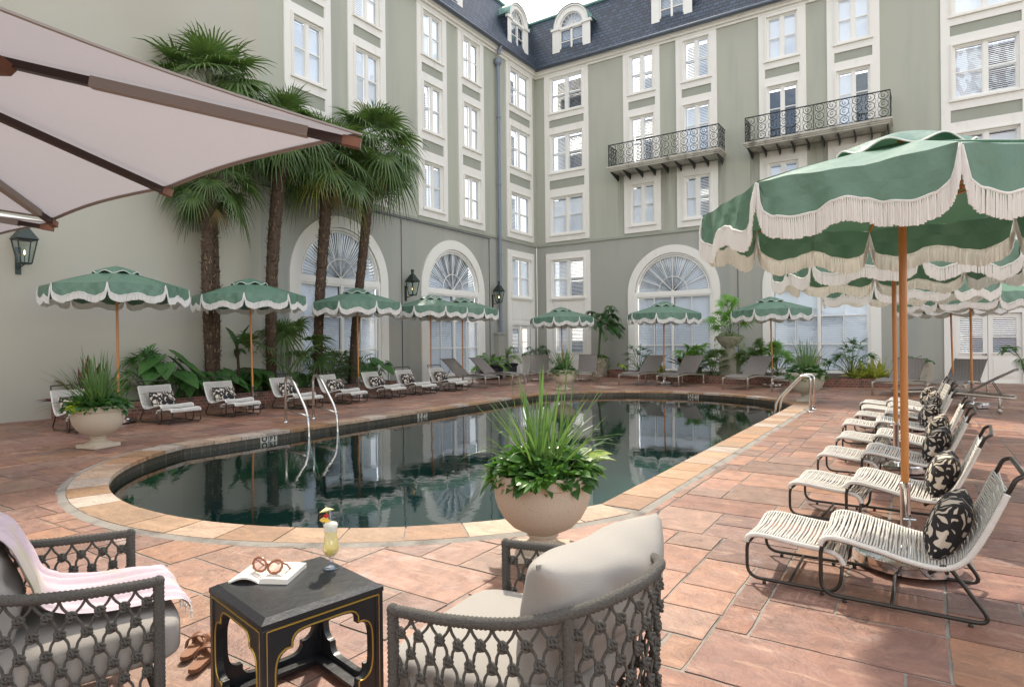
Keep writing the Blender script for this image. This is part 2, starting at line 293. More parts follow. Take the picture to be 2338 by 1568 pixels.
M['yvar']=leafmat('yellow_striped_leaf',(.12,.18,.03),(.38,.38,.08),.4,scale=14)
M['petal']=mk('white_petal',(.85,.85,.84),.6)
M['stem']=mk('green_stem',(.10,.14,.05),.6)
M['urn']=mk('cast_stone',(.52,.445,.345),.9,var=.07,vs=3,bs=.3,bscale=120,dirt=(130,(1,1,1),(.27,.21,.155),.6,.68))
M['urng']=mk('grey_cast_stone',(.42,.39,.31),.9,var=.12,vs=3,bs=.4,bscale=80,dirt=(5,(1,1,1),(.25,.24,.2),.5,.75))
M['wdark']=mk('dark_planter',(.02,.022,.026),.45,var=.4,vs=8,bs=.4,bscale=20,bd=.02)
M['canopy']=mk('green_canvas',(.12,.225,.16),.42,var=.14,vs=2.5,bs=.5,bscale=5,bd=.04)
M['fringe']=mk('cotton_fringe',(.93,.92,.89),.9,var=.06,vs=20)
M['pipe']=mk('white_piping',(.85,.84,.8),.8)
M['teak']=mk('honey_wood',(.52,.21,.055),.3,var=.22,vs=3,stretch=(18,18,1.2))
M['rope']=mk('grey_cord',(.68,.66,.61),.8,var=.12,vs=30,bs=.6,bscale=220,bd=.003)
M['fr']=mk('bronze_frame',(.042,.037,.031),.35,.4,var=.15,vs=8)
m,nt,b=newmat('pillow_print'); v=coord(nt,(1,1,1)); n0=nt.nodes.new('ShaderNodeTexNoise'); n0.inputs['Scale'].default_value=7; lk(nt,v,n0.inputs['Vector']); vv=mixc(nt,.2,v,n0.outputs[1]); vr=nt.nodes.new('ShaderNodeTexVoronoi'); vr.feature='DISTANCE_TO_EDGE'; vr.inputs['Scale'].default_value=17; lk(nt,vv,vr.inputs['Vector'])
mpn=nt.nodes.new('ShaderNodeMapping'); mpn.inputs['Scale'].default_value=(1,.5,.9); mpn.inputs['Rotation'].default_value=(.4,.5,.7); lk(nt,vv,mpn.inputs[0]); lk(nt,mpn.outputs[0],vr.inputs['Vector'])
lk(nt,ramp(nt,vr.outputs[0],.165,.185,(.022,.02,.022),(.62,.54,.44)),b.inputs['Base Color']); b.inputs['Roughness'].default_value=.9; bump(nt,b,nnoise(nt,300,2,v),.3,.002); M['print']=m
M['mesh']=mk('taupe_webbing',(.21,.185,.165),.7,var=.12,vs=20)
m,nt,b=newmat('taupe_weave'); ck=nt.nodes.new('ShaderNodeTexChecker'); v=coord(nt); ck.inputs['Scale'].default_value=28; lk(nt,v,ck.inputs['Vector']); ck.inputs[1].default_value=(.17,.15,.135,1); ck.inputs[2].default_value=(.235,.21,.19,1); lk(nt,ck.outputs[0],b.inputs['Base Color']); b.inputs['Roughness'].default_value=.7; bump(nt,b,ck.outputs[1],.5,.004); M['weave']=m
M['alu']=mk('champagne_aluminium',(.40,.37,.31),.35,.5,var=.04)
M['black_cord']=mk('charcoal_rope',(.085,.08,.07),.95,var=.65,vs=130,bs=.9,bscale=160,bd=.006)
M['linen']=mk('oatmeal_linen',(.315,.295,.265),.95,var=.09,vs=60,stretch=(1,8,8),bs=.5,bscale=260,bd=.003)
M['towel']=mk('pink_throw',(.56,.46,.50),.95,var=.10,vs=40,bs=.5,bscale=200,bd=.004,dirt=(2.2,(1,1,1),(.52,.47,.36),.52,.6))
M['lacquer']=mk('black_lacquer',(.018,.02,.023),.3,var=.4,vs=4,bs=.5,bscale=24,bd=.004)
M['gold']=mk('gold_line',(.50,.34,.07),.4,.6,var=.2,vs=12)
M['page']=mk('book_page',(.80,.77,.69),.8)
M['ink']=mk('printed_line',(.42,.41,.40),.9)
M['amber']=mk('amber_acetate',(.30,.12,.055),.2,var=.2,vs=20)
M['lens']=glass_mat('rose_lens',(.80,.55,.48),0)
M['tan']=mk('tan_leather',(.27,.12,.06),.45,var=.2,vs=14)
M['sole']=mk('dark_sole',(.19,.085,.04),.6)
M['shade']=mk('beige_canvas',(.54,.565,.575),.9,var=.05,vs=1.5,bs=.3,bscale=100)
# slub threads in the cantilever canvas
nt=M['shade'].node_tree; b=nt.nodes['Principled BSDF']; src=b.inputs['Base Color'].links[0].from_socket
lk(nt,mixc(nt,ramp(nt,nnoise(nt,26,4,coord(nt,(5,.55,1))),.66,.72,(0,0,0),(.45,.45,.45)),src,(.30,.26,.25)),b.inputs['Base Color'])
def translucent(mat,col,f):
    nt=mat.node_tree; b=nt.nodes['Principled BSDF']; o=nt.nodes['Material Output']; t=nt.nodes.new('ShaderNodeBsdfTranslucent'); t.inputs[0].default_value=(*col,1); mx=nt.nodes.new('ShaderNodeMixShader'); mx.inputs[0].default_value=f
    lk(nt,b.outputs[0],mx.inputs[1]); lk(nt,t.outputs[0],mx.inputs[2]); lk(nt,mx.outputs[0],o.inputs[0])
translucent(M['shade'],(.52,.52,.58),.2); translucent(M['canopy'],(.06,.18,.10),.12); translucent(M['fringe'],(.9,.9,.87),.4)
M['shade2']=mk('rib_sleeve',(.30,.275,.255),.9,var=.06)
M['brownm']=mk('brown_aluminium',(.045,.026,.021),.32,.4,var=.1)
M['cap']=mk('copper_brown_cap',(.17,.068,.035),.35,.2,var=.2,vs=10)

# ================= pool and deck =================
XL,XR=6.12,12.93
def pool_outline(off=0.0,step=None):
    "closed outline; off grows outward"
    out=[]
    cs,rs=Vector((9.5,-18.98)),3.7+off; cn,rn=Vector((9.53,-11.5)),3.65+off
    xl,xr=XL-off,XR+off
    def dy(c,r,x): return math.sqrt(max(r*r-(x-c.x)**2,0))
    # south arc from left to right
    a0=math.atan2(-dy(cs,rs,xl),xl-cs.x); a1=math.atan2(-dy(cs,rs,xr),xr-cs.x)
    n=40
    out+= [Vector((cs.x+rs*math.cos(a0+(a1-a0)*k/n),cs.y+rs*math.sin(a0+(a1-a0)*k/n))) for k in range(n+1)]
    b0=math.atan2(dy(cn,rn,xr),xr-cn.x); b1=math.atan2(dy(cn,rn,xl),xl-cn.x)
    out+= [Vector((cn.x+rn*math.cos(b0+(b1-b0)*k/n),cn.y+rn*math.sin(b0+(b1-b0)*k/n))) for k in range(n+1)]
    return out
def inside(p,off=0.0):
    x,y=p
    if y<-18.98-.9 or y<-20.3: pass
    if XL-off<x<XR+off and -20.45<y<-10.15: return True
    if (x-9.5)**2+(y+18.98)**2<(3.7+off)**2 and y<-20.3: return XL-off<=x<=XR+off
    if (x-9.53)**2+(y+11.5)**2<(3.65+off)**2 and y>-10.3: return XL-off<=x<=XR+off
    return False
# mortar sheet with the pool cut out
bm=bmesh.new(); mid=pool_outline(.22)
ov=[bm.verts.new((p.x,p.y,0)) for p in mid]; oe=[bm.edges.new((ov[i],ov[(i+1)%len(ov)])) for i in range(len(ov))]
rv=[bm.verts.new(p) for p in ((-.0,-40,0),(34,-40,0),(34,0,0),(0,0,0))]; re_=[bm.edges.new((rv[i],rv[(i+1)%4])) for i in range(4)]
bmesh.ops.triangle_fill(bm,edges=oe+re_,use_beauty=True); bmesh.ops.recalc_face_normals(bm,faces=bm.faces)
for f in bm.faces:
    if f.normal.z<0: f.normal_flip()
me=bpy.data.meshes.new('deck_bed'); bm.to_mesh(me); bm.free(); me.materials.append(M['mortar']); o=bpy.data.objects.new('deck_bed',me); COL.objects.link(o); tag(o,kind='structure')
mb=MB(); mb.face((-400,-400,-2.2),(400,-400,-2.2),(400,400,-2.2),(-400,400,-2.2)); tag(mb.build('ground',M['mortar']),kind='structure')
# random ashlar flagstones
mb=MB(); U=.17; occ={}; NX,NY=int(19.5/U),int(30/U); rs=random.Random(3)
pal=[(.34,.175,.135),(.38,.21,.165),(.30,.165,.14),(.33,.19,.165),(.41,.235,.18),(.28,.17,.155),(.40,.22,.15),(.36,.23,.19),(.31,.20,.17)]
def free(i,j,a,b): return all((i+p,j+q) not in occ for p in range(a) for q in range(b)) and i+a<=NX+2 and j+b<=NY+2
for j in range(NY):
    for i in range(NX):
        if (i,j) in occ: continue
        opts=[(5,3),(4,3),(6,3),(3,2),(4,2),(5,2),(2,3),(3,4),(4,4),(3,3),(6,4),(2,2),(3,5)]
        rs.shuffle(opts); opts=[o_ for o_ in opts if free(i,j,*o_)] or [(2,2),(2,1),(1,2),(1,1)]
        opts=[o_ for o_ in opts if free(i,j,*o_)] or [(1,1)]
        a,b=opts[0]
        for p in range(a):
            for q in range(b): occ[(i+p,j+q)]=1
        x0,x1,y0,y1=i*U,(i+a)*U,-j*U,-(j+b)*U
        g=.005+.006*rs.random(); hz=.003+.004*rs.random(); c=rs.choice(pal); k=(.78+.42*rs.random())*.635; c=(c[0]*k*1.02,c[1]*k*.97,c[2]*k*.86,1)
        jit=lambda: rs.uniform(-.004,.004)
        cs_=[(x0+g,y0-g),(x1-g,y0-g),(x1-g,y1+g),(x0+g,y1+g)]
        ins=[inside(q,.22) for q in cs_]; ctr=inside(((x0+x1)/2,(y0+y1)/2),.22)
        if not any(ins) and not ctr and not any(inside((x0+(x1-x0)*u_,y0+(y1-y0)*v_),.22) for u_ in (0,.25,.5,.75,1) for v_ in (0,.5,1)):
            # slightly irregular outline
            pts=[]
            for k2 in range(4):
                a_,b_=cs_[k2],cs_[(k2+1)%4]; nd=max(1,int(math.hypot(a_[0]-b_[0],a_[1]-b_[1])/.09))
                for q_ in range(nd): pts.append((a_[0]+(b_[0]-a_[0])*q_/nd+rs.uniform(-.0045,.0045),a_[1]+(b_[1]-a_[1])*q_/nd+rs.uniform(-.0045,.0045),hz))
            pts=pts[::-1]; lo=[(x,y,0) for x,y,_ in pts]; mb.face(*pts,c=c)
            for k2 in range(len(pts)): mb.face(lo[k2],lo[(k2+1)%len(pts)],pts[(k2+1)%len(pts)],pts[k2],c=c)
        elif not (all(ins) and ctr):
            s_=.04; nx=max(1,int((x1-x0)/s_)); ny=max(1,int((y0-y1)/s_))
            X=lambda t:x0+g+(x1-x0-2*g)*t; Y=lambda t:y0-g-(y0-y1-2*g)*t
            for p in range(nx):
                for q in range(ny):
                    if not inside((X((p+.5)/nx),Y((q+.5)/ny)),.24):
                        mb.face((X(p/nx),Y((q+1)/ny),hz),(X((p+1)/nx),Y((q+1)/ny),hz),(X((p+1)/nx),Y(q/ny),hz),(X(p/nx),Y(q/ny),hz),c=c)
tag(mb.build('stone_deck',M['flag']),kind='structure')
# coping stones + mortar collar
inn=pool_outline(0); 
def seglen(pl): return [(pl[i]-pl[(i+1)%len(pl)]).length for i in range(len(pl))]
def walk(pl,d):
    L=seglen(pl); T=sum(L); d%=T
    for i,l in enumerate(L):
        if d<=l: return pl[i]+(pl[(i+1)%len(pl)]-pl[i])*(d/l), i
        d-=l
    return pl[0],0
CPX=Vector((9.5,-15.5))
def nrm(pl,i):
    t=(pl[(i+1)%len(pl)]-pl[i]).normalized(); return Vector((t.y,-t.x))
mb=MB(); T=sum(seglen(inn)); d=0
cpal=[(.46,.24,.10),(.50,.28,.13),(.42,.21,.09),(.55,.36,.21),(.48,.30,.17),(.56,.42,.29),(.44,.25,.12)]
corner_d=[0]; acc=0
L=seglen(inn)
ends=[0,sum(L[:40]),sum(L[:41]),sum(L[:81]),T]
for k in range(4):
    a,bq=ends[k],ends[k+1]; n=max(1,round((bq-a)/.46))
    for i in range(n):
        d0=a+(bq-a)*i/n; d1=a+(bq-a)*(i+1)/n; sub=3; c=rs.choice(cpal); kk=rs.uniform(.8,1.2)*.62; c=(c[0]*kk*.93,c[1]*kk*1.0,c[2]*kk*1.18,1); h=.014+rs.uniform(0,.004)
        g=.006; ins_=[];outs=[];low=[]
        for q in range(sub+1):
            dd=d0+g+(d1-d0-2*g)*q/sub; p,idx=walk(inn,dd); nn=nrm(inn,idx)
            # smooth normals on arcs
            if idx<40: nn=(p-Vector((9.5,-18.98))).normalized()
            elif 41<=idx<81: nn=(p-Vector((9.53,-11.5))).normalized()
            wd=.35
            ins_.append(p-nn*.02); outs.append(p+nn*wd)
        for q in range(sub):
            A,B,Cc,D=ins_[q],ins_[q+1],outs[q+1],outs[q]
            mb.face((*A,h),(*B,h),(*Cc,h),(*D,h),c=c); mb.face((*A,h-.05),(*B,h-.05),(*B,h),(*A,h),c=c); mb.face((*A,h-.05),(*B,h-.05),(*(B+(Cc-B)*.2),h-.05),(*(A+(D-A)*.2),h-.05),c=c)
            mb.face((*D,0),(*Cc,0),(*Cc,h),(*D,h),c=c)
        mb.face((*ins_[0],h-.05),(*outs[0],h-.05),(*outs[0],h),(*ins_[0],h),c=c); mb.face((*ins_[-1],h-.05),(*outs[-1],h-.05),(*outs[-1],h),(*ins_[-1],h),c=c)
tag(mb.build('pool_coping',M['coping'],recalc=False),kind='structure')
mb=MB(); A=pool_outline(.005);B=pool_outline(.355); Cc=pool_outline(.44)
for P0,P1,z in ((A,B,.009),(B,Cc,.0145)):
    mb.strip([(*p,z) for p in P0+P0[:1]],[(*p,z if P1 is B else .004) for p in P1+P1[:1]])
tag(mb.build('coping_mortar_band',M['mortar']),kind='structure')
mb=MB(); O=pool_outline(.012); mb.strip([(*p,0.0) for p in O+O[:1]],[(*p,-.30) for p in O+O[:1]]); tag(mb.build('pool_tile_band',M['tile']),kind='structure')
mb=MB(); O2=pool_outline(.03); mb.strip([(*p,-.28) for p in O2+O2[:1]],[(*p,-1.7) for p in O2+O2[:1]]); mb.face(*[(*p,-1.7) for p in O2]); tag(mb.build('pool_basin',M['basin']),kind='structure')
mb=MB(); mb.face(*[(*p,-.13) for p in pool_outline(.011)]); tag(mb.build('pool_water',M['water']),kind='structure')

# ================= hotel building =================
hotel=empty('hotel_building',label='grey green stucco hotel with white windows, slate mansard roof and iron balconies',cat='building')
def fmap(side):
    # s along wall, d outwards, z up
    if side=='R': return Matrix(((1,0,0,0),(0,-1,0,0),(0,0,1,0),(0,0,0,1)))
    return Matrix(((0,1,0,0),(-1,0,0,0),(0,0,1,0),(0,0,0,1)))
def plate(mb,s0,s1,z0,z1,holes,df,db):
    "front sheet at d=df with rectangular holes whose reveals run back to db"
    xs=sorted({s0,s1}|{h[0] for h in holes}|{h[1] for h in holes}); zs=sorted({z0,z1}|{h[2] for h in holes}|{h[3] for h in holes})
    xs=[x for x in xs if s0<=x<=s1]; zs=[z for z in zs if z0<=z<=z1]
    for a,b in zip(xs,xs[1:]):
        for c,d in zip(zs,zs[1:]):
            mx_,mz=(a+b)/2,(c+d)/2
            if any(h[0]<mx_<h[1] and h[2]<mz<h[3] for h in holes): continue
            mb.face((a,df,c),(b,df,c),(b,df,d),(a,df,d))
    for h in holes:
        a,b,c,d=h[:4]
        mb.face((a,df,c),(a,db,c),(a,db,d),(a,df,d)); mb.face((b,df,c),(b,db,c),(b,db,d),(b,df,d))
        mb.face((a,df,c),(b,df,c),(b,db,c),(a,db,c)); mb.face((a,df,d),(b,df,d),(b,db,d),(a,db,d))
def window(side,a,b,c,d,blind=(.5,.5),door=False,open_=0,trimw=True,panes=1,groupn=1):
    "two-leaf window in the opening a..b, c..d (set back from the wall face)"
    m=fmap(side); f=MB(); f.m=m; fw=.06; D=-.06
    f.box(a,a+fw,D,.02,c,d); f.box(b-fw,b,D,.02,c,d); f.box(a+fw,b-fw,D,.02,d-fw,d); f.box(a+fw,b-fw,D,.03,c,c+fw)
    mid=(a+b)/2; mw=.055 if not door else .05
    f.box(mid-mw,mid+mw,D,.005,c+fw,d-fw)
    zc=(c+d)/2-(.0 if not door else -.25)
    leaves=[(a+fw,mid-mw),(mid+mw,b-fw)]
    for p,q in leaves:
        f.box(p,p+.03,D+.005,-.012,c+fw,d-fw); f.box(q-.03,q,D+.005,-.012,c+fw,d-fw); f.box(p+.03,q-.03,D+.005,-.012,c+fw,c+fw+.04); f.box(p+.03,q-.03,D+.005,-.012,d-fw-.04,d-fw)
        f.box(p+.03,q-.03,D+.003,-.015,zc-.018,zc+.018)
        for k in range(1,panes): x=p+(q-p)*k/panes; f.box(x-.012,x+.012,D+.004,-.017,c+fw+.04,d-fw-.04)
    wf=f.build('window_frame' if not door else 'glazed_door',M['frame'],hotel,recalc=True)
    g=MB(); g.m=m
    for p,q in leaves: g.face((p,-.045,c+fw),(q,-.045,c+fw),(q,-.045,d-fw),(p,-.045,d-fw))
    g.build('pane',M['glass'],wf)
    bl=MB(); bl.m=m; pitch=.062
    for (p,q),cl in zip(leaves,blind):
        p,q=p+.02,q-.02
        bl.box(p,q,-.13,-.10,d-fw-.05,d-fw)
        if cl is None: continue
        lo=c+fw; hi=d-fw-.05
        for k in range(int((hi-lo)/pitch)):
            z=lo+pitch*(k+.5); th=R(64)*cl+R(22); hw=.034
            dy,dz=hw*math.cos(th),hw*math.sin(th)
            bl.face((p,-.115+dy,z-dz),(q,-.115+dy,z-dz),(q,-.115-dy,z+dz),(p,-.115-dy,z+dz))
        bl.box(p-.02,p+.025,-.135,-.095,lo,hi); bl.box(q-.025,q+.02,-.135,-.095,lo,hi); bl.box(p,q,-.13,-.1,(lo+hi)/2-.03,(lo+hi)/2+.03)
    if bl.v: bl.build('blind',M['blind'],wf)
    r=MB(); r.m=m; r.box(a-.1,b+.1,-.9,-.88,c-.1,d+.1); r.build('interior',M['room'],wf)
    # moulded casing
    if trimw:
        t=MB(); t.m=m; e=.05
        for k,(w_,dd) in enumerate(((.075,.085),(.035,.105))):
            t.box(a-w_,a+.004*k,.0,dd,c-w_*0,d+w_); t.box(b-.004*k,b+w_,.0,dd,c,d+w_); t.box(a,b,.0,dd,d-.003*k,d+w_)
        t.build('window_casing',M['trim'],wf,recalc=True)
        if not door:
            t=MB(); t.m=m; t.box(a-.1,b+.1,.0,.12,c-.07,c-.003); t.build('sill',M['trim'],wf)
    return wf
WR=[('F',.53,2.83,.84,2.54,0),('G',4.53,6.19,4.83,5.92,1),('H',6.89,8.57,7.19,8.28,1),('I',10.17,11.85,10.46,11.56,1),('J',12.55,14.22,12.85,13.93,1),('K',15.98,18.37,16.30,18.05,0)]
WL=[('E',.33,2.57,.62,2.28,0),('D',4.26,5.99,4.56,5.68,0),('C',6.71,8.40,7.0,8.1,0),('B',10.01,11.70,10.3,11.4,0),('A',12.39,14.10,12.7,13.8,0)]
ROWS=[(6.52,8.28),(9.42,11.22),(12.22,13.88)]
BL={'F':[(.85,.9),(.5,.18),(.12,.1)],'G':[(.95,.9),(.35,.3),(.3,.35)],'H':[(1,.3),(.75,.6),(.35,.5)],'I':[(.8,.8),(None,None),(.9,.9)],'J':[(.8,.7),(.9,None),(.95,.95)],'K':[(.9,.9),(.75,.35),(.9,.85)],
    'E':[(.4,.55),(.35,.45),(.25,.5)],'D':[(.2,.15),(.6,.5),(None,.1)],'C':[(.9,.6),(.55,.55),(.9,.9)],'B':[(.8,.8),(.9,.9),(.8,.8)],'A':[(.8,.8),(.9,.9),(.8,.8)]}
ARCH={'R':[(6.63,1.65,1.98),(12.2,1.65,1.98)],'L':[(6.33,1.62,1.98),(12.0,1.65,2.0)]}
SPR=3.55; DZ0=6.07
for side,cols,smax in (('R',WR,24.0),('L',WL,40.0)):
    m=fmap(side); holes=[]; 
    up=[]; 
    for n,s0,s1,a,b,bal in cols:
        for r_,(z0,z1) in enumerate(ROWS):
            zz=8.98 if (bal and r_==1) else z0
            up.append((a,b,zz,z1,n,r_,bal and r_==1))
    wl=MB(); wl.m=m
    if side=='R': plate(wl,0,smax,DZ0,14.1,[h[:4] for h in up],0,-.2)
    else: plate(wl,0,14.9,DZ0,14.1,[h[:4] for h in up],0,-.2)
    wl.build('wall',M['sage'],hotel)
    if side=='L':
        wl=MB(); wl.m=m; plate(wl,14.9,smax,-.2,14.1,[],0.0,-.2); wl.build('wall',M['cream'],hotel)
        wl=MB(); wl.m=m; plate(wl,14.9,smax,14.35,18,[],0.0,-.2)
    # ground storey
    gh=[]
    if side=='R': gd=[(.84,2.54),(16.30,18.05)]
    else: gd=[(.62,2.28)]
    for a,b in gd: gh+= [(a,b,3.55,5.35)]+[(a,b,.02,2.28)]
    gl=MB(); gl.m=m; ar=[]
    for c_,ri,ro in ARCH[side]: ar.append((c_-ri,c_+ri,.0,SPR+ri))
    plate(gl,0,smax if side=='R' else 14.9,-.2,DZ0-.0,[h for h in gh]+ar,-.004,-.2)
    for c_,ri,ro in ARCH[side]:      # spandrels fill the square corners above each round arch
        n=24
        for k in range(n):
            t0,t1=PI*k/n,PI*(k+1)/n
            p0=(c_+ri*math.cos(t0),SPR+ri*math.sin(t0)); p1=(c_+ri*math.cos(t1),SPR+ri*math.sin(t1))
            gl.face((p0[0],-.004,p0[1]),(p1[0],-.004,p1[1]),(p1[0],-.004,SPR+ri),(p0[0],-.004,SPR+ri))
            gl.face((p0[0],-.004,p0[1]),(p1[0],-.004,p1[1]),(p1[0],-.2,p1[1]),(p0[0],-.2,p0[1]))
    gl.build('wall',M['grey'],hotel)
    # string course
    st=MB(); st.m=m; s0_=.06 if side=='L' else 0
    st.box(s0_,smax if side=='R' else 14.9,.0,.05,DZ0-.05,DZ0+.05); st.build('string_course',M['panel'],hotel)
    # cornice and gutter
    for dd,z0,z1,mt,nm in ((.07,14.02,14.12,'trim','cornice'),(.16,14.12,14.22,'trim','cornice'),(.24,14.22,14.30,'trim','cornice')):
        t=MB(); t.m=m; t.box(dd if side=='L' else 0,smax,-.05,dd,z0,z1); t.build(nm,M[mt],hotel)
    t=MB(); t.m=m; t.tube([(-.0 if side=='R' else .3,.33,14.33),(smax,.33,14.33)],.085,10); t.build('gutter',M['lead'],hotel,smooth=True)
    # window strips
    for n,s0,s1,a,b,bal in cols:
        t=MB(); t.m=m; hs=[]; pans=[]
        for h in up:
            if h[4]==n: hs.append(h[:4])
        for (z0,z1) in ((11.55,11.90),(8.66,9.07)):
            if bal and z0<9: continue
            pans.append((a-.06,b+.06,z0,z1))
        zb=6.2
        if bal: # balcony slab splits the strip
            plate(t,s0,s1,zb,8.74,[h for h in hs if h[3]<8.8],.055,-.0); t.build('window_surround',M['trim'],hotel); t=MB(); t.m=m; plate(t,s0,s1,8.96,14.03,[h for h in hs if h[2]>8.8]+pans,.055,-.0)
        else: plate(t,s0,s1,zb,14.03,hs+pans,.055,-.0)
        for e in (s0,s1): t.face((e,0,zb),(e,.055,zb),(e,.055,14.03),(e,0,14.03))
        t.face((s0,0,zb),(s1,0,zb),(s1,.055,zb),(s0,.055,zb))
        t.build('window_surround',M['trim'],hotel)
        for p in pans:
            pb=MB(); pb.m=m; pb.face((p[0],.012,p[2]),(p[1],.012,p[2]),(p[1],.012,p[3]),(p[0],.012,p[3])); pb.build('spandrel_panel',M['panel'],hotel)
    for (a,b,z0,z1,n,r_,isd) in up:
        window(side,a,b,z0,z1,BL[n][r_],door=isd)
    # ground floor tall frames: door, panels, window
    for (a,b) in gd:
        s0,s1=a-.3,b+.3
        t=MB(); t.m=m; plate(t,s0,s1,0.0,5.66,[(a,b,3.55,5.35),(a,b,2.42,3.42),(a,b,.02,2.28)],.055,-.02)
        for e in (s0,s1): t.face((e,-.01,0),(e,.055,0),(e,.055,5.66),(e,-.01,5.66))
        t.face((s0,-.01,5.66),(s1,-.01,5.66),(s1,.055,5.66),(s0,.055,5.66)); t.build('door_surround',M['trim'],hotel)
        pb=MB(); pb.m=m; pb.box(a,b,-.03,.0,2.42,3.42)
        for p,q in ((a+.1,(a+b)/2-.06),((a+b)/2+.06,b-.1)): pb.box(p,q,.0,.02,2.55,3.30)
        pb.build('door_panelling',M['trim'],hotel)
        window(side,a,b,3.55,5.35,(.5,.15) if a<1 and side=='R' else (.7,.75))
        # french door leaves
        mid=(a+b)/2; f=MB(); f.m=m; gz0,gz1=1.0,2.12
        plate(f,a,mid-.006,.02,2.28,[(a+.14,mid-.13,gz0,gz1)],-.02,-.07); plate(f,mid+.006,b,.02,2.28,[(mid+.13,b-.14,gz0,gz1)],-.02,-.07)
        for p,q in ((a+.14,mid-.13),(mid+.13,b-.14)):
            f.box(p+.01,q-.01,-.02,-.005,.2,.78); f.box(p-.02,q+.02,-.02,.01,gz0-.05,gz0-.01); f.box(p,q,-.05,-.03,1.5,1.53)
        df=f.build('french_door',M['frame'],hotel,recalc=False)
        g=MB(); g.m=m; bl=MB(); bl.m=m
        for i,(p,q) in enumerate(((a+.14,mid-.13),(mid+.13,b-.14))):
            g.face((p,-.045,gz0),(q,-.045,gz0),(q,-.045,gz1),(p,-.045,gz1))
            for k in range(18):
                z=gz0+(k+.5)*(gz1-gz0)/18; cl=.8 if (i==0 and side=='R' and a<1) else .35; th=R(80)*cl; hw=.029
                bl.face((p,-.1+hw*math.cos(th),z-hw*math.sin(th)),(q,-.1+hw*math.cos(th),z-hw*math.sin(th)),(q,-.1-hw*math.cos(th),z+hw*math.sin(th)),(p,-.1-hw*math.cos(th),z+hw*math.sin(th)))
        g.build('pane',M['glass'],df); bl.build('blind',M['blind'],df)
        r=MB(); r.m=m; r.box(a-.05,b+.05,-.7,-.68,0,2.4); r.build('interior',M['room'],df)
        h=MB(); h.m=m; h.tube([(mid-.05,-.02,1.0-.06),(mid-.05,.04,.94)],.014,8); h.tube([(mid-.05,.04,.94),(mid-.16,.045,.94)],.012,8); h.ball((mid-.05,.04,.94),.028,6); h.build('door_handle',M['iron'],df)
    # round arched windows
    for ai,(c_,ri,ro) in enumerate(ARCH[side]):
        t=MB(); t.m=m; n=32
        for rr0,rr1,d0,d1 in ((ri,ro,.05,.05),):
            t.strip([(c_+ri*math.cos(PI*k/n),.05,SPR+ri*math.sin(PI*k/n)) for k in range(n+1)],[(c_+ro*math.cos(PI*k/n),.05,SPR+ro*math.sin(PI*k/n)) for k in range(n+1)])
            t.strip([(c_+ro*math.cos(PI*k/n),.05,SPR+ro*math.sin(PI*k/n)) for k in range(n+1)],[(c_+ro*math.cos(PI*k/n),-.01,SPR+ro*math.sin(PI*k/n)) for k in range(n+1)])
            t.strip([(c_+ri*math.cos(PI*k/n),.05,SPR+ri*math.sin(PI*k/n)) for k in range(n+1)],[(c_+ri*math.cos(PI*k/n),-.03,SPR+ri*math.sin(PI*k/n)) for k in range(n+1)])
        for sg in (-1,1):
            x0,x1=sorted((c_+sg*ri,c_+sg*ro)); t.box(x0,x1,-.03,.05,0,SPR)
        ws=t.build('arched_window',M['trim'],hotel,recalc=True)
        f=MB(); f.m=m; D=-.08
        rim=[Vector((c_+(ri-.05)*math.cos(PI*k/n),-.05,SPR+(ri-.05)*math.sin(PI*k/n))) for k in range(n+1)]
        f.tube(rim,.055,6); rim2=[Vector((c_+(ri-.14)*math.cos(PI*k/n),-.06,SPR+(ri-.14)*math.sin(PI*k/n))) for k in range(n+1)]; f.tube(rim2,.028,5)
        f.box(c_-ri,c_+ri,D,.02,SPR-.16,SPR-.02); f.box(c_-ri,c_+ri,D,.0,SPR-.02,SPR+.05)
        f.box(c_-.055,c_+.055,D,.0,.35,SPR-.16); f.box(c_-ri,c_-ri+.09,D,.01,.35,SPR-.16); f.box(c_+ri-.09,c_+ri,D,.01,.35,SPR-.16); f.box(c_-ri,c_+ri,D,.03,.22,.35); f.box(c_-ri,c_+ri,-.06,.0,.0,.22)
        for sg in (-1,1):
            p,q=(c_-ri+.09,c_-.055) if sg<0 else (c_+.055,c_+ri-.09)
            for z in (1.32,2.36): f.box(p,q,D+.01,-.02,z-.018,z+.018)
            f.box((p+q)/2-.016,(p+q)/2+.016,D+.012,-.022,.35,SPR-.16); f.box(p,q,D+.01,-.01,SPR-.22,SPR-.16)
        f.tube([Vector((c_+.62*math.cos(PI*k/16),-.06,SPR+.04+.62*math.sin(PI*k/16))) for k in range(17)],.018,5)
        for k in range(9):
            th=PI*k/8
            if k in(0,8): continue
            f.tube([(c_,-.06,SPR+.04),(c_+(ri-.12)*math.cos(th),-.06,SPR+.04+(ri-.12)*math.sin(th))] if k in (2,4,6) else [(c_+.62*math.cos(th),-.06,SPR+.04+.62*math.sin(th)),(c_+(ri-.12)*math.cos(th),-.06,SPR+.04+(ri-.12)*math.sin(th))],.016,5)
        f.build('sash',M['frame'],ws)
        g=MB(); g.m=m; g.face((c_-ri+.05,-.062,.35),(c_+ri-.05,-.062,.35),(c_+ri-.05,-.062,SPR-.1),(c_-ri+.05,-.062,SPR-.1)); g.face(*[(c_+(ri-.05)*math.cos(PI*k/n),-.062,SPR+(ri-.05)*math.sin(PI*k/n)) for k in range(n+1)])
        g.build('pane',M['glass'],ws)
        bl=MB(); bl.m=m
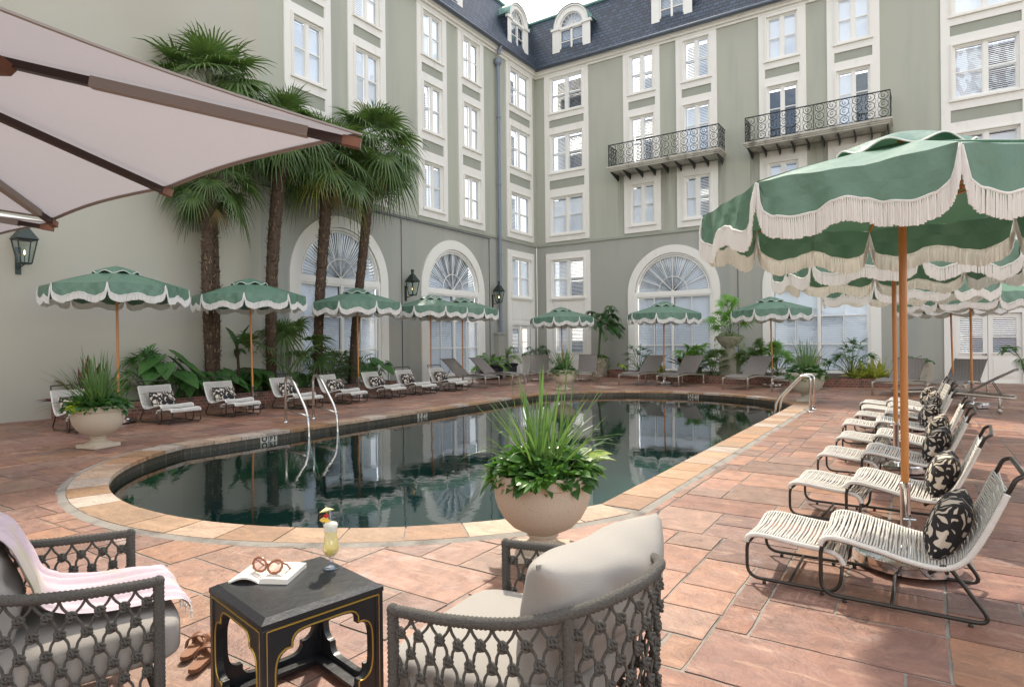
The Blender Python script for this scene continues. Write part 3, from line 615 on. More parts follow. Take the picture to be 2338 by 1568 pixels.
        for sg in (-1,1):
            p,q=(c_-ri+.1,c_-.06) if sg<0 else (c_+.06,c_+ri-.1)
            for (u,v_) in ((p,(p+q)/2-.02),((p+q)/2+.02,q)):
                z=.4
                while z<SPR-.2:
                    if z<2.42:
                        th=R(58); hw=.037; bl.face((u+.03,-.13+hw*math.cos(th),z-hw*math.sin(th)),(v_-.03,-.13+hw*math.cos(th),z-hw*math.sin(th)),(v_-.03,-.13-hw*math.cos(th),z+hw*math.sin(th)),(u+.03,-.13-hw*math.cos(th),z+hw*math.sin(th)))
                    z+=.068
                bl.box(u,u+.035,-.15,-.11,.35,2.45); bl.box(v_-.035,v_,-.15,-.11,.35,2.45)
            bl.box(p,q,-.16,-.15,2.40,SPR-.2)
        ns=44
        for k in range(ns):
            t0=PI*(k+.03)/ns; t1=PI*(k+1.0)/ns
            tw=.012*math.sin(k*1.3+ai)+.010
            r0,r1=.14,ri-.1
            bl.face((c_+r0*math.cos(t0),-.13,SPR+.02+r0*math.sin(t0)),(c_+r1*math.cos(t0),-.13+tw,SPR+.02+r1*math.sin(t0)),(c_+r1*math.cos(t1),-.15-tw,SPR+.02+r1*math.sin(t1)),(c_+r0*math.cos(t1),-.15,SPR+.02+r0*math.sin(t1)))
        bl.build('blind',M['blind'],ws)
        r=MB(); r.m=m; r.box(c_-ri-.05,c_+ri+.05,-.6,-.58,.0,SPR+ri+.1); r.build('interior',M['room'],ws)
    # mansard roof
    a0=-.82 if side=='R' else -.82
    t=MB(); t.m=m; t.face((-.8 +1.05*0 if False else .26,.26,14.36),(smax,.26,14.36),(smax,-.8,17.2),(-.8,-.8,17.2)); t.build('roof',M['slateR' if side=='R' else 'slateL'],hotel)
    t=MB(); t.m=m; t.tube([(-.8,-.78,17.22),(smax,-.78,17.22)],.07,8); t.box(-.85 if side=='R' else -.78,smax,-.9,-.8,17.05,17.2); t.build('ridge_flashing',M['copper'],hotel)
# spout on the left wing
m=fmap('L'); t=MB(); t.m=m
t.tube([(3.35,.33,14.3),(3.35,.2,13.95)],.08,10); t.lathe([(.09,0),(.16,.12),(.16,.3),(.09,.34)],10,3.35,.17,13.45); t.tube([(3.35,.17,13.5),(3.35,.17,1.95)],.075,12)
for z in (11.2,8.3,5.3,2.4): t.lathe([(.08,0),(.1,0),(.1,.06),(.08,.06)],12,3.35,.17,z)
t.build('downspout',M['spout'],hotel,smooth=False)
t=MB(); t.m=m; t.box(3.1,3.6,.003,.22,-.0,1.86); t.box(3.05,3.65,.003,.26,1.86,1.95); t.build('spout_boot',M['grey'],hotel)
for s_,za,zb in ((3.95,0,5.9),(9.3,0,5.9)):
    t=MB(); t.m=m; t.tube([(s_,.02,za),(s_,.02,zb)],.014,6); t.build('conduit',M['lead'],hotel)
t=MB(); t.m=m; t.tube([(3.95,.07,5.92),(14.9,.07,5.97)],.022,6); t.build('conduit',M['lead'],hotel)
m=fmap('R'); t=MB(); t.m=m; t.tube([(9.3,.015,0),(9.3,.015,5.9)],.014,6); t.build('conduit',M['lead'],hotel)
# dormers
def dormer(side,a,b,z0,zs,r):
    m=fmap(side); c=(a+b)/2; n=20; f=MB(); f.m=m; ro=(b-a)/2-.12; ri=r
    wa,wb=c-r,c+r
    plate(f,a,b,z0,zs+.12,[(wa,wb,z0+.22,zs)],.02,-.1)
    for k in range(n):
        t0,t1=PI*k/n,PI*(k+1)/n
        f.face((c+ri*math.cos(t0),.02,zs+.12+ri*math.sin(t0)),(c+ri*math.cos(t1),.02,zs+.12+ri*math.sin(t1)),(c+ro*math.cos(t1),.02,zs+.12+ro*math.sin(t1)),(c+ro*math.cos(t0),.02,zs+.12+ro*math.sin(t0)))
        f.face((c+ri*math.cos(t0),.02,zs+.12+ri*math.sin(t0)),(c+ri*math.cos(t1),.02,zs+.12+ri*math.sin(t1)),(c+ri*math.cos(t1),-.1,zs+.12+ri*math.sin(t1)),(c+ri*math.cos(t0),-.1,zs+.12+ri*math.sin(t0)))
    f.box(a-.06,wa+.04,-.05,.08,zs+.02,zs+.14); f.box(wb-.04,b+.06,-.05,.08,zs+.02,zs+.14)
    f.tube([(c+(ro+.0)*math.cos(PI*k/n),.04,zs+.12+(ro)*math.sin(PI*k/n)) for k in range(n+1)],.045,6)
    f.box(a-.03,b+.03,-.05,.07,z0-.06,z0)
    d_=f.build('dormer',M['trim'],hotel)
    w_=MB(); w_.m=m; w_.box(c-.045,c+.045,-.1,-.02,z0+.22,zs); w_.box(wa,wa+.05,-.1,-.03,z0+.22,zs); w_.box(wb-.05,wb,-.1,-.03,z0+.22,zs); w_.box(wa,wb,-.1,-.02,zs-.04,zs+.12); w_.box(wa,wb,-.1,-.04,(z0+.22+zs)/2-.02,(z0+.22+zs)/2+.02); w_.box(wa,wb,-.1,-.02,z0+.22,z0+.28)
    for k in range(1,8): th=PI*k/8; w_.tube([(c,-.06,zs+.13),(c+ri*math.cos(th),-.06,zs+.13+ri*math.sin(th))],.013,4)
    w_.tube([(c+ri*.35*math.cos(PI*k/10),-.06,zs+.13+ri*.35*math.sin(PI*k/10)) for k in range(11)],.015,4); w_.tube([(c+(ri-.03)*math.cos(PI*k/n),-.06,zs+.12+(ri-.03)*math.sin(PI*k/n)) for k in range(n+1)],.035,5)
    w_.build('window_frame',M['frame'],d_)
    g=MB(); g.m=m; g.face((wa,-.07,z0+.22),(wb,-.07,z0+.22),(wb,-.07,zs),(wa,-.07,zs)); g.face(*[(c+ri*math.cos(PI*k/n),-.07,zs+.12+ri*math.sin(PI*k/n)) for k in range(n+1)]); g.build('pane',M['glass'],d_)
    bb=MB(); bb.m=m
    for k in range(18):
        z=z0+.28+k*(zs-z0-.3)/18; bb.face((wa+.05,-.17,z),(wb-.05,-.17,z),(wb-.05,-.2,z+.05),(wa+.05,-.2,z+.05))
    bb.face(*[(c+ri*math.cos(PI*k/n),-.3,zs+.12+ri*math.sin(PI*k/n)) for k in range(n+1)])
    bb.build('blind',M['blind'],d_); rr=MB(); rr.m=m; rr.box(wa-.05,wb+.05,-.6,-.58,z0,zs+.1); rr.build('interior',M['room'],d_)
    rf=MB(); rf.m=m; rf.strip([(c+(ro+.05)*math.cos(PI*k/n),.1,zs+.14+(ro+.05)*math.sin(PI*k/n)) for k in range(n+1)],[(c+(ro+.05)*math.cos(PI*k/n),-1.1,zs+.14+(ro+.05)*math.sin(PI*k/n)) for k in range(n+1)])
    for sg,e in ((-1,a),(1,b)): rf.box(min(e,e+sg*.12),max(e,e+sg*.12),-1.0,.1,zs+.14,zs+.19)
    rf.build('dormer_roof',M['copper'],d_)
    ck=MB(); ck.m=m
    for e in (a+.03,b-.03):
        ck=MB(); ck.m=m; ck.face((e,.0,z0),(e,-1.1,z0),(e,-1.1,zs+.15),(e,.0,zs+.15)); ck.build('cheek',M['slateL' if side=='R' else 'slateR'],d_)
dormer('R',1.0,2.97,14.66,16.0,.6); dormer('R',5.85,7.6,14.72,16.05,.52); dormer('L',.6,2.34,14.72,16.05,.55); dormer('L',5.6,7.3,14.8,16.1,.52)
# balconies
def balcony(a,b,D,nm):
    m=fmap('R'); t=MB(); t.m=m; z=8.78
    t.box(a-.06,b+.06,.06,D+.06,z+.1,z+.17); t.box(a-.02,b+.02,.06,D+.02,z+.04,z+.1); t.box(a+.02,b-.02,.06,D-.02,z-.02,z+.04)
    bl=t.build('balcony',M['stone_slab'],hotel)
    n=int((b-a)/.52)
    for k in range(n+1):
        br=MB(); br.m=m
        x=a+.08+(b-a-.16)*k/n; br.face((x-.02,.06,z-.02),(x-.02,.06,z-.15),(x-.02,D-.1,z-.06),(x-.02,D-.1,z-.02)); br.face((x+.02,.06,z-.02),(x+.02,.06,z-.15),(x+.02,D-.1,z-.06),(x+.02,D-.1,z-.02)); br.face((x-.02,.06,z-.28),(x+.02,.06,z-.15),(x+.02,D-.1,z-.06),(x-.02,D-.1,z-.06))
        br.build('balcony_bracket',M['iron'],bl)
    ra=MB(); ra.m=m; zb,zt=z+.22,z+1.1
    path=[(a,.06,zt),(a,D-.03,zt),(b,D-.03,zt),(b,.06,zt)]
    ra.tube(path,.022,6); ra.tube([(x,y,zb) for x,y,_ in path],.014,5)
    for x in (a,(a+b)/2,b): ra.tube([(x,D-.03,z+.17),(x,D-.03,zt)],.015,5)
    def motif(px,py,ux,uy):
        H=zt-zb; rr=H/6.6
        for k in range(3):
            cz=zb+H*(k+.5)/3
            ra.tube([(px+ux*rr*1.05*math.cos(2*PI*j/12),py+uy*rr*1.05*math.cos(2*PI*j/12),cz+rr*math.sin(2*PI*j/12)) for j in range(12)],.0125,4,close=True)
            ra.tube([(px+ux*rr*.5*(1-j/10)*math.cos(2.2*PI*j/10+k)*1.2,py+uy*rr*.5*(1-j/10)*math.cos(2.2*PI*j/10+k)*1.2,cz+rr*.55*(1-j/14)*math.sin(2.2*PI*j/10+k)) for j in range(9)],.011,4)
        for sg in (-1,1):
            ra.tube([(px+sg*ux*(rr*1.15+.02*math.cos(6*PI*j/12)),py+sg*uy*(rr*1.15+.02*math.cos(6*PI*j/12)),zb+H*j/12) for j in range(13)],.006,4)
    nn=12
    for k in range(nn): motif(a+(b-a)*(k+.5)/nn,D-.03,1,0)
    for k in range(3):
        for x in (a,b): motif(x,.15+(D-.25)*(k+.5)/3,0,1)
    ra.build('balcony_railing',M['iron'],bl)
balcony(4.22,8.87,1.0,'b'); balcony(9.85,14.55,1.0,'b')

# opposite wing, seen only as reflections in panes and water: brick house closing the court
mb=MB(); mb.box(19.3,50,-61,-60,0,35); bh=empty('brick_building',label='red brick building facing the court, seen mirrored in the upper window panes',cat='building'); mb.build('wall',M['brick'],bh)
mb=MB()
for i in range(9):
    for j in range(9): mb.box(i*3.3+20.6,i*3.3+21.9,-60.02,-59.95,4+j*3.4,6+j*3.4)
mb.build('window',M['frame'],bh)

# ================= umbrellas =================
NR=8
def vdepth(t):
    pts=[(0,.008),(.012,.11),(.035,.175),(.09,.215),(.20,.238),(.32,.215),(.42,.175),(.5,.16),(.58,.175),(.68,.215),(.80,.238),(.91,.215),(.965,.175),(.988,.11),(1,.008)]
    for (a,x),(b,y) in zip(pts,pts[1:]):
        if a<=t<=b:
            u=(t-a)/(b-a); u=u*u*(3-2*u) if .1<t<.9 else u; return x+(y-x)*u
    return 0
def make_umbrella(top,rad,seed,fine=True):
    rg=random.Random(seed)
    root=empty('garden_umbrella'); zt=top-.13; ze=top-.46
    def rim(k): a=2*PI*k/NR; return Vector((rad*math.cos(a),rad*math.sin(a),ze))
    wr=[[rg.uniform(-1,1) for _ in range(4)] for _ in range(NR)]
    cp=MB(); per=[]
    for k in range(NR):
        A,B=rim(k),rim(k+1)
        def surf(u,v,k=k,A=A,B=B):     # u 0 apex..1 rim, v across the panel
            r=.12+.88*u; e=A.lerp(B,v); p=Vector((e.x*r,e.y*r,0)); z=ze+(zt-ze)*(1-r)**1.0*1.12 if r<1 else ze
            z=ze+(zt-ze)*((1-r)/.88)*(1+.12*r)
            sag=math.sin(PI*v); z-=.028*sag*u*(1.2-u)*2
            z+=.006*math.sin(9*v+wr[k][0]*3)*u+.004*math.sin(23*v+u*7+wr[k][1]*4)*u
            if u==1: z-=.0
            return (p.x,p.y,z)
        cp.grid(surf,8,14)
        mid_=(A+B)/2; outn=Vector((mid_.x,mid_.y,0)).normalized()
        nn=28
        def edge(v): return Vector(surf(1,v))
        def low(v):
            d=vdepth(v); e=edge(v); bul=.018*math.sin(PI*min(1,d/.23))+.012*math.sin(v*19+wr[k][2]*3)*d/.23
            c=Vector((e.x,e.y,0)).normalized()
            return e+outn*(bul+.03*d)+Vector((0,0,-d))
        top_=[edge(v/nn) for v in range(nn+1)]; bot_=[low(v/nn) for v in range(nn+1)]
        mid2=[(a+b)/2+outn*.012*math.sin(i*.9+wr[k][3]*3) for i,(a,b) in enumerate(zip(top_,bot_))]
        cp.strip(top_,mid2); cp.strip(mid2,bot_)
        # lower edge path, finely sampled, for braid and fringe
        path=[low(i/120) for i in range(121)]; per.append((path,outn))
    cp.build('canopy',M['canopy'],root,smooth=True)
    fr=MB(); L=.125; step=.0108 if fine else .02
    for path,outn in per:
        fr.tube([p+outn*.006 for p in path[::2]],.0075,5)
        for p in resample(path,step):
            ll=L*rg.uniform(.96,1.03); q=p+outn*(.006+rg.uniform(-.003,.003)); sw=Vector((rg.uniform(-1,1),rg.uniform(-1,1),0))*.003
            e=q+sw+Vector((0,0,-ll)); w_=.0056 if fine else .008
            t_=Vector((-outn.y,outn.x,0))
            ids=[]
            for c_,ww in ((q,.7),(q.lerp(e,.35),1),(e,1.15)):
                ids.append([fr.P(c_+t_*w_*ww),fr.P(c_+outn*w_*ww),fr.P(c_-t_*w_*ww),fr.P(c_-outn*w_*ww)])
            for a_,b_ in zip(ids,ids[1:]):
                for j in range(4): fr.f.append([a_[j],a_[(j+1)%4],b_[(j+1)%4],b_[j]]); fr.c.append(None)
            fr.f.append(ids[-1][::-1]); fr.c.append(None)
    fr.build('fringe',M['fringe'],root)
    # ruffled vent on top
    v=MB(); n=48; R0=.40
    def ve(u,t):
        a=2*PI*t; r=R0*u; wv=math.cos(NR*a)*.5+.5
        return (r*math.cos(a),r*math.sin(a),top-.02-.10*u**1.3-.05*wv*u**3-.03*u)
    v.grid(ve,6,n*2); vo=v.build('vent_cap',M['canopy'],root,smooth=True)
    pp=MB(); pp.tube([Vector(ve(1,t/(n*2))) for t in range(n*2)],.006,5,close=True); pp.build('piping',M['pipe'],vo)
    # ties over the seams
    for a in (2*PI*.52/NR,2*PI*4.5/NR):
        tt=MB()
        pts=[Vector((r*math.cos(a),r*math.sin(a),ze+(zt-ze)*(1-r/(rad*.924))*1.13+.008)) for r in (.35,.6,.9)]+[Vector((rad*.925*math.cos(a),rad*.925*math.sin(a),ze+.006)),Vector((rad*.967*math.cos(a),rad*.967*math.sin(a),ze-.07)),Vector((rad*.965*math.cos(a),rad*.965*math.sin(a),ze-.20))]
        tt.tube(smoothpath(pts,4),.009,5); tt.build('tie',M['canopy'],root)
    for k in range(NR):
        a=2*PI*k/NR; r_=MB(); r_.tube([(.03*math.cos(a),.03*math.sin(a),zt-.03),(rad*.985*math.cos(a),rad*.985*math.sin(a),ze-.012)],.011,5); r_.tube([(.04*math.cos(a),.04*math.sin(a),zt-.42),(rad*.5*math.cos(a),rad*.5*math.sin(a),(ze+zt)/2-.04)],.009,5); r_.build('rib',M['teak'],root)
    p=MB(); p.tube([(0,0,.42),(0,0,top-.05)],.0235,14); p.lathe([(.023,0),(.055,.01),(.055,.09),(.023,.1)],12,0,0,zt-.48); p.lathe([(.023,0),(.05,.01),(.05,.06),(.023,.07)],12,0,0,zt-.09)
    p.build('pole',M['teak'],root,smooth=True,auto=40)
    b=MB(); b.lathe([(.0,.015),(.30,.015),(.31,.02),(.31,.085),(.30,.095),(.05,.105),(.045,.12),(.030,.13),(.030,.50),(.033,.505),(.033,.54),(.0245,.545)],36); bo=b.build('base',M['chrome'],root,smooth=True,auto=35)
    h=MB(); h.tube([(.03,0,.33),(.12,0,.33)],.007,6); h.tube([(.12,-.035,.33),(.12,.035,.33)],.008,6); h.tube([(.12,0,.295),(.12,0,.365)],.008,6); h.tube([(.03,0,.20),(.07,0,.20)],.006,6); h.build('clamp_screw',M['chrome'],bo)
    return root
U_=[ # x,y,top,radius,rot,label
 (2.2,-19.62,3.10,1.27,.25,'tall fringed green umbrella furthest left, above the planted urn','umbL'),
 (2.15,-16.65,3.10,1.25,.1,'fringed green umbrella second from the left, beside the thin banana stem','umbL'),
 (2.1,-13.3,3.10,1.25,.45,'fringed green umbrella rising in front of the left arched window','umbL'),
 (2.05,-10.15,3.14,1.22,.3,'fringed green umbrella just right of the lantern between the two left arched windows','umbL'),
 (2.0,-8.4,2.97,1.22,.5,'fringed green umbrella half hidden behind another, over the left taupe loungers','umbL'),
 (3.65,-4.2,2.88,1.22,.28,'fringed green umbrella in front of the corner shutters, over two loungers','umbM'),
 (7.9,-4.7,2.86,1.24,.15,'fringed green umbrella before the middle arched window','umbM'),
 (11.4,-4.5,2.83,1.24,.6,'fringed green umbrella right of the pedestal urn, before the right arched window','umbM'),
 (15.27,-20.72,2.86,1.27,R(-78),'nearest fringed green umbrella, large at the right edge of the picture','umbR'),
 (15.12,-17.3,2.84,1.27,.2,'second fringed green umbrella in the right hand row, directly behind the nearest','umbR'),
 (15.15,-13.5,2.84,1.27,.5,'third fringed green umbrella in the right hand row, among stacked fringes','umbR'),
 (16.25,-9.12,2.84,1.27,.3,'fringed green umbrella at the right edge, standing by the nearest taupe lounger','umbR'),
 (16.05,-5.7,2.84,1.27,.3,'farthest fringed green umbrella on the right, its pole before the white doors','umbR')]
protos={}
for i,(x,y,tp,rd,rz,lb,kd) in enumerate(U_):
    if kd not in protos: protos[kd]=o=make_umbrella(tp,1.25,i+1)
    else: o=copy_tree(protos[kd])
    o.location=(x,y,0.012); o.rotation_euler=(rnd(-.02,.02)*(i!=8),rnd(-.02,.02)*(i!=8),rz)
    base={'umbL':3.10,'umbM':2.88,'umbR':2.86}[kd]; o.location.z=.012+0*(tp-base)
    tag(o,lb,'umbrella','green fringed umbrellas round the pool')

# ================= low rope chairs, footstools, printed pillows =================
def ropeprofile(pts,n=9): return resample(smoothpath([(x,0,z) for x,z in pts],n),.0155)
CH_P=[(.0,.295),(.012,.33),(.05,.348),(.12,.345),(.27,.318),(.42,.283),(.54,.268),(.62,.283),(.68,.33),(.73,.41),(.79,.54),(.855,.70)]
OT_P=[(.0,.235),(.008,.265),(.04,.283),(.12,.285),(.28,.268),(.40,.258),(.47,.25),(.515,.225),(.535,.185)]
def woven(pts,hw,root,nm):
    P_=ropeprofile(pts); s=MB(); rp=resample(smoothpath([(x,0,z) for x,z in pts],9),.0065)
    for sg in (-1,1):   # cord-wrapped side rails
        s.tube([p+Vector((0,sg*hw,0)) for p in rp],[.0175 if k%2 else .0145 for k in range(len(rp))],8)
    for i,p in enumerate(P_):
        t=(P_[min(i+1,len(P_)-1)]-P_[max(i-1,0)]).normalized(); n_=Vector((-t.z,0,t.x)); off=.005*math.sin(i*2.1)
        for up in (1,-1):
            s.tube([p+Vector((0,-hw,0))+n_*.014*up,p+n_*.003*up+t*(off+.002*up)-n_*.004,p+Vector((0,hw,0))+n_*.014*up],.0054,4,caps=False)
    return s.build(nm,M['rope'],root,smooth=True)
def make_chair():
    root=empty('rope_chair'); hw=.315; woven(CH_P,hw,root,'woven_seat')
    f=MB(); r=.0115
    for sg in (-1,1):
        y=sg*(hw-.0)
        f.tube(fillet([(.015,y,.31),(.0,y,.26),(0,y,.02),(.80,y,.02),(.60,y,.30),(.52,y,.235)],.085,6),r,8)
        for x in (.12,.70): f.lathe([(.012,0),(.012,.012)],8,x,y,-.006,caps=True)
        f.tube(smoothpath([(x,y*.985,z-.012) for x,z in CH_P],4),.008,6)
    f.tube([(.35,-hw,.02),(.35,hw,.02)],.010,8); f.tube([(.60,-hw,.25),(.60,hw,.25)],.010,8); f.tube([(.02,-hw,.30),(.02,hw,.30)],.010,8)
    f.build('frame',M['fr'],root,smooth=True)
    h=MB(); h.tube(fillet([(.845,-hw+.01,.67),(.89,-hw+.01,.775),(.925,-hw+.03,.79),(.925,hw-.03,.79),(.89,hw-.01,.775),(.845,hw-.01,.67)],.05,6),.0115,8); h.build('handle',M['fr'],root,smooth=True)
    return root
def make_ottoman():
    root=empty('rope_footstool'); hw=.285; woven(OT_P,hw,root,'woven_top'); f=MB()
    for sg in (-1,1):
        y=sg*hw; f.tube(fillet([(.012,y,.25),(.0,y,.2),(0,y,.02),(.51,y,.02),(.53,y,.2)],.08,6),.0105,8)
        for x in (.1,.42): f.lathe([(.011,0),(.011,.012)],8,x,y,-.006,caps=True)
    f.tube([(.24,-hw,.02),(.24,hw,.02)],.009,8); f.tube([(.02,-hw,.245),(.02,hw,.245)],.009,8); f.tube([(.53,-hw,.2),(.53,hw,.2)],.009,8)
    f.build('frame',M['fr'],root,smooth=True); return root
def make_pillow(w_=.52,h_=.33,t_=.09):
    mb=MB()
    for sg in (-1,1):
        def fn(u,v,sg=sg):
            a,b=2*u-1,2*v-1; e=max(0,(1-abs(a)**3.2))*max(0,(1-abs(b)**2.6)); pin=1-.10*(1-abs(a))*abs(b)**2*1.0; pin2=1-.08*(1-abs(b))*abs(a)**2
            return (a*w_/2*pin2, sg*(t_*e**.55+.003*math.sin(9*a+5*b)*e), b*h_/2*pin)
        mb.grid(fn,18,12)
    return mb
PILV=[0]
def pillow_obj(loc,rz,tilt,label,group):
    mb=make_pillow(rnd(.52,.56),rnd(.34,.37),rnd(.09,.105)); o=mb.build('throw_pillow',M['print'],smooth=True,recalc=True)
    o.matrix_world=Matrix.Translation(loc)@Matrix.Rotation(rz,4,'Z')@Matrix.Rotation(tilt,4,'X'); tag(o,label,'pillow',group); return o
chair0=make_chair(); ott0=make_ottoman(); used=[False,False]
def put(proto,idx,x,y,rz,label,cat,group):
    o=proto if not used[idx] else copy_tree(proto); used[idx]=True
    o.location=(x,y,.012); o.rotation_euler=(0,0,rz); tag(o,label,cat,group); return o
ORD=['nearest','second','third','fourth','fifth','sixth','seventh','farthest']
RY=[-21.25,-19.62,-18.1,-16.75,-15.35,-14.1,-12.95,-11.9]
for i,y in enumerate(RY):
    jx=rnd(-.05,.05) if i else 0; rz=rnd(-.07,.07) if i else .0
    put(chair0,0,14.87+jx,y,rz,f'{ORD[i]} low rope chair in the right hand row','chair','low rope chairs with bronze frames')
    put(ott0,1,14.44+jx+rnd(0,.03),y+.02,rz,f'footstool drawn up to the {ORD[i]} rope chair on the right','footstool','rope topped footstools')
    # pillow leans on the back
    tl=R(24)
    pillow_obj(Vector((14.87+jx+.62,y+rnd(-.03,.05),.012+.435)),R(-90)+rz+rnd(-.12,.12),-tl,f'black and beige pillow on the {ORD[i]} rope chair of the right row','printed pillows on the rope chairs')
LY=[-20.45,-19.0,-17.68,-16.05,-14.62,-13.05,-11.8,-10.3]
LN=['leftmost, behind the planted urn','second from the left','third from the left','fourth from the left, left of the ladder','fifth from the left, right of the ladder','sixth from the left','seventh from the left','rightmost, next to the loungers']
for i,y in enumerate(LY):
    rz=PI+rnd(-.09,.09)+R(2); x=(3.22 if i else 3.0)+rnd(-.06,.06)
    put(chair0,0,x,y,rz,f'rope chair by the left wall, {LN[i]}','chair','low rope chairs with bronze frames')
    put(ott0,1,x+.28+rnd(-.04,.04),y,rz,f'footstool of the left wall rope chair {LN[i]}','footstool','rope topped footstools')
    pillow_obj(Vector((x-.60,y+.02,.012+.43)),R(90)+rnd(-.1,.1),-R(24),f'printed pillow on the left wall rope chair, {LN[i]}','printed pillows on the rope chairs')

# ================= woven sun loungers =================
def make_lounger(back=38):
    root=empty('sun_lounger'); L=2.0; hw=.36; z0=.36
    def seat_z(x): return z0+.045*math.sin(PI*min(1,x/1.25))**1.0*1.0-.02*(x<.05)
    f=MB()
    for sg in (-1,1):
        y=sg*hw; f.tube(smoothpath([(0,y,z0-.02),(.4,y,z0+.01),(.8,y,z0+.02),(1.25,y,z0-.01),(1.95,y,z0-.06)],4),.032,8,sq=.75)
        f.tube(fillet([(.02,y+sg*.03,z0-.01),(.0,y+sg*.03,z0-.04),(.0,y+sg*.03,.0)],.02,3),.024,8)
        f.tube([(1.72,y+sg*.03,z0-.05),(1.72,y+sg*.03,.05)],.019,8); f.lathe([(.0,-.02),(.05,-.02),(.05,.02),(.0,.02)],12,1.72,y+sg*.03,.05) if False else None
        f.tube([(1.72,y+sg*.015,.05),(1.72,y+sg*.055,.05)],.048,12)
    f.tube([(1.95,-hw,z0-.06),(1.95,hw,z0-.06)],.02,8); f.tube([(.02,-hw,z0-.03),(.02,hw,z0-.03)],.018,8); f.tube([(1.3,-hw,z0-.03),(1.3,hw,z0-.03)],.014,6)
    f.build('frame',M['alu'],root,smooth=True)
    a=R(back); bx=1.22; s=MB()
    s.grid(lambda u,v:(u*1.2,(v*2-1)*(hw-.01)*(1-.0*u),seat_z(u*1.2)+.03-.035*(1-(2*v-1)**2)*math.sin(PI*u)*.8),24,8)
    s.build('seat',M['weave'],root,smooth=True)
    b=MB(); b.grid(lambda u,v:(bx+u*.86*math.cos(a)*(1),(v*2-1)*(hw-.01),z0+.03+u*.86*math.sin(a)+.02*math.sin(PI*u)*(v*2-1)**2-.03*u*u*0),16,8)
    for sg in (-1,1): b.tube([(bx,sg*(hw-.01),z0+.025),(bx+.86*math.cos(a),sg*(hw-.01),z0+.025+.86*math.sin(a)),(bx+.90*math.cos(a)+.03,sg*(hw-.01),z0+.03+.88*math.sin(a))],.014,6)
    b.tube([(bx+.86*math.cos(a),-hw+.01,z0+.025+.86*math.sin(a)),(bx+.86*math.cos(a),hw-.01,z0+.025+.86*math.sin(a))],.014,6)
    b.build('backrest',M['weave'],root,smooth=True)
    p=MB()
    for sg in (-1,1): p.tube([(bx+.45*math.cos(a),sg*.25,z0+.45*math.sin(a)),(1.75,sg*.25,z0-.05)],.009,5)
    p.build('prop',M['fr'],root); return root
lg={}
LG=[ # foot centre x,y, heading deg of the head, back angle, label
 (3.45,-8.68,180,40,'taupe woven lounger next to the last rope chair on the left'),
 (3.5,-7.15,180,40,'taupe woven lounger nearest the black fern planter'),
 (3.15,-5.25,118,42,'taupe woven lounger left of the small round urn at the far end'),
 (4.87,-4.6,114,42,'taupe woven lounger between the small far urn and the tall palm pot'),
 (7.04,-5.73,80,42,'left lounger of the pair before the middle arched window'),
 (8.45,-5.87,80,42,'right lounger of the pair before the middle arched window'),
 (10.68,-6.3,78,42,'taupe woven lounger in front of the stone pedestal'),
 (12.15,-6.65,79,42,'taupe woven lounger partly behind the back right urn'),
 (14.65,-6.76,76,38,'leftmost of the three loungers at the right edge'),
 (15.85,-7.15,72,38,'middle of the three right edge loungers, before the white doors'),
 (14.95,-9.72,-6,32,'nearest of the three right edge loungers, seen side on')]
for i,(x,y,h,bk,lb) in enumerate(LG):
    if bk not in lg: lg[bk]=o=make_lounger(bk)
    else: o=copy_tree(lg[bk])
    o.location=(x,y,.012); o.rotation_euler=(0,0,R(h)); tag(o,lb,'sun lounger','taupe woven sun loungers')

# ================= pool ladders =================
def ladder_left():
    root=empty('pool_ladder',(0,0,0),0,'steel pool ladder with tall hooped rails on the left side of the pool','pool ladder','steel pool ladders')
    for y in (-17.95,-17.3):
        m_=MB(); m_.m=Matrix(((1,0,0,0),(-.30,1,0,5.12*.30),(0,0,1,0),(0,0,0,1))); pts=[(5.12,y,.0),(5.12,y,.66),(5.22,y,.86),(5.42,y,.84),(6.05,y,.30),(6.17,y,.12),(6.18,y,-.5),(6.3,y,-1.1)]
        m_.tube(fillet([(5.12,y,0.012),(5.12,y,.92),(5.48,y,.84),(6.2,y,.24),(6.2,y,-.25),(6.75,y,-.95)],.26,8),.029,14); m_.tube([(5.12,y,.27),(6.19,y,.22)],.020,10); m_.lathe([(.055,0),(.055,.018),(.03,.03)],16,5.12,y,.012); m_.build('handrail',M['steel'],root,smooth=True)
    for z in (-.4,-.7,-1.0):
        m_=MB(); m_.box(6.18,6.28,-17.93,-17.32,z,z+.03); m_.build('step',M['steel'],root)
ladder_left()
root=empty('pool_ladder',(0,0,0),0,'steel pool ladder with sloping rails at the far right pool corner','pool ladder','steel pool ladders')
for y in (-11.6,-11.08):
    m_=MB(); m_.tube(fillet([(13.46,y,.012),(13.46,y,.74),(13.30,y,.76),(12.80,y,.22),(12.76,y,-.4),(12.7,y,-1.0)],.16,8),.027,12); m_.lathe([(.055,0),(.055,.018),(.03,.03)],16,13.46,y,.012); m_.build('handrail',M['steel'],root,smooth=True)
for z in (-.4,-.7):
    m_=MB(); m_.box(12.68,12.78,-11.58,-11.1,z,z+.03); m_.build('step',M['steel'],root)

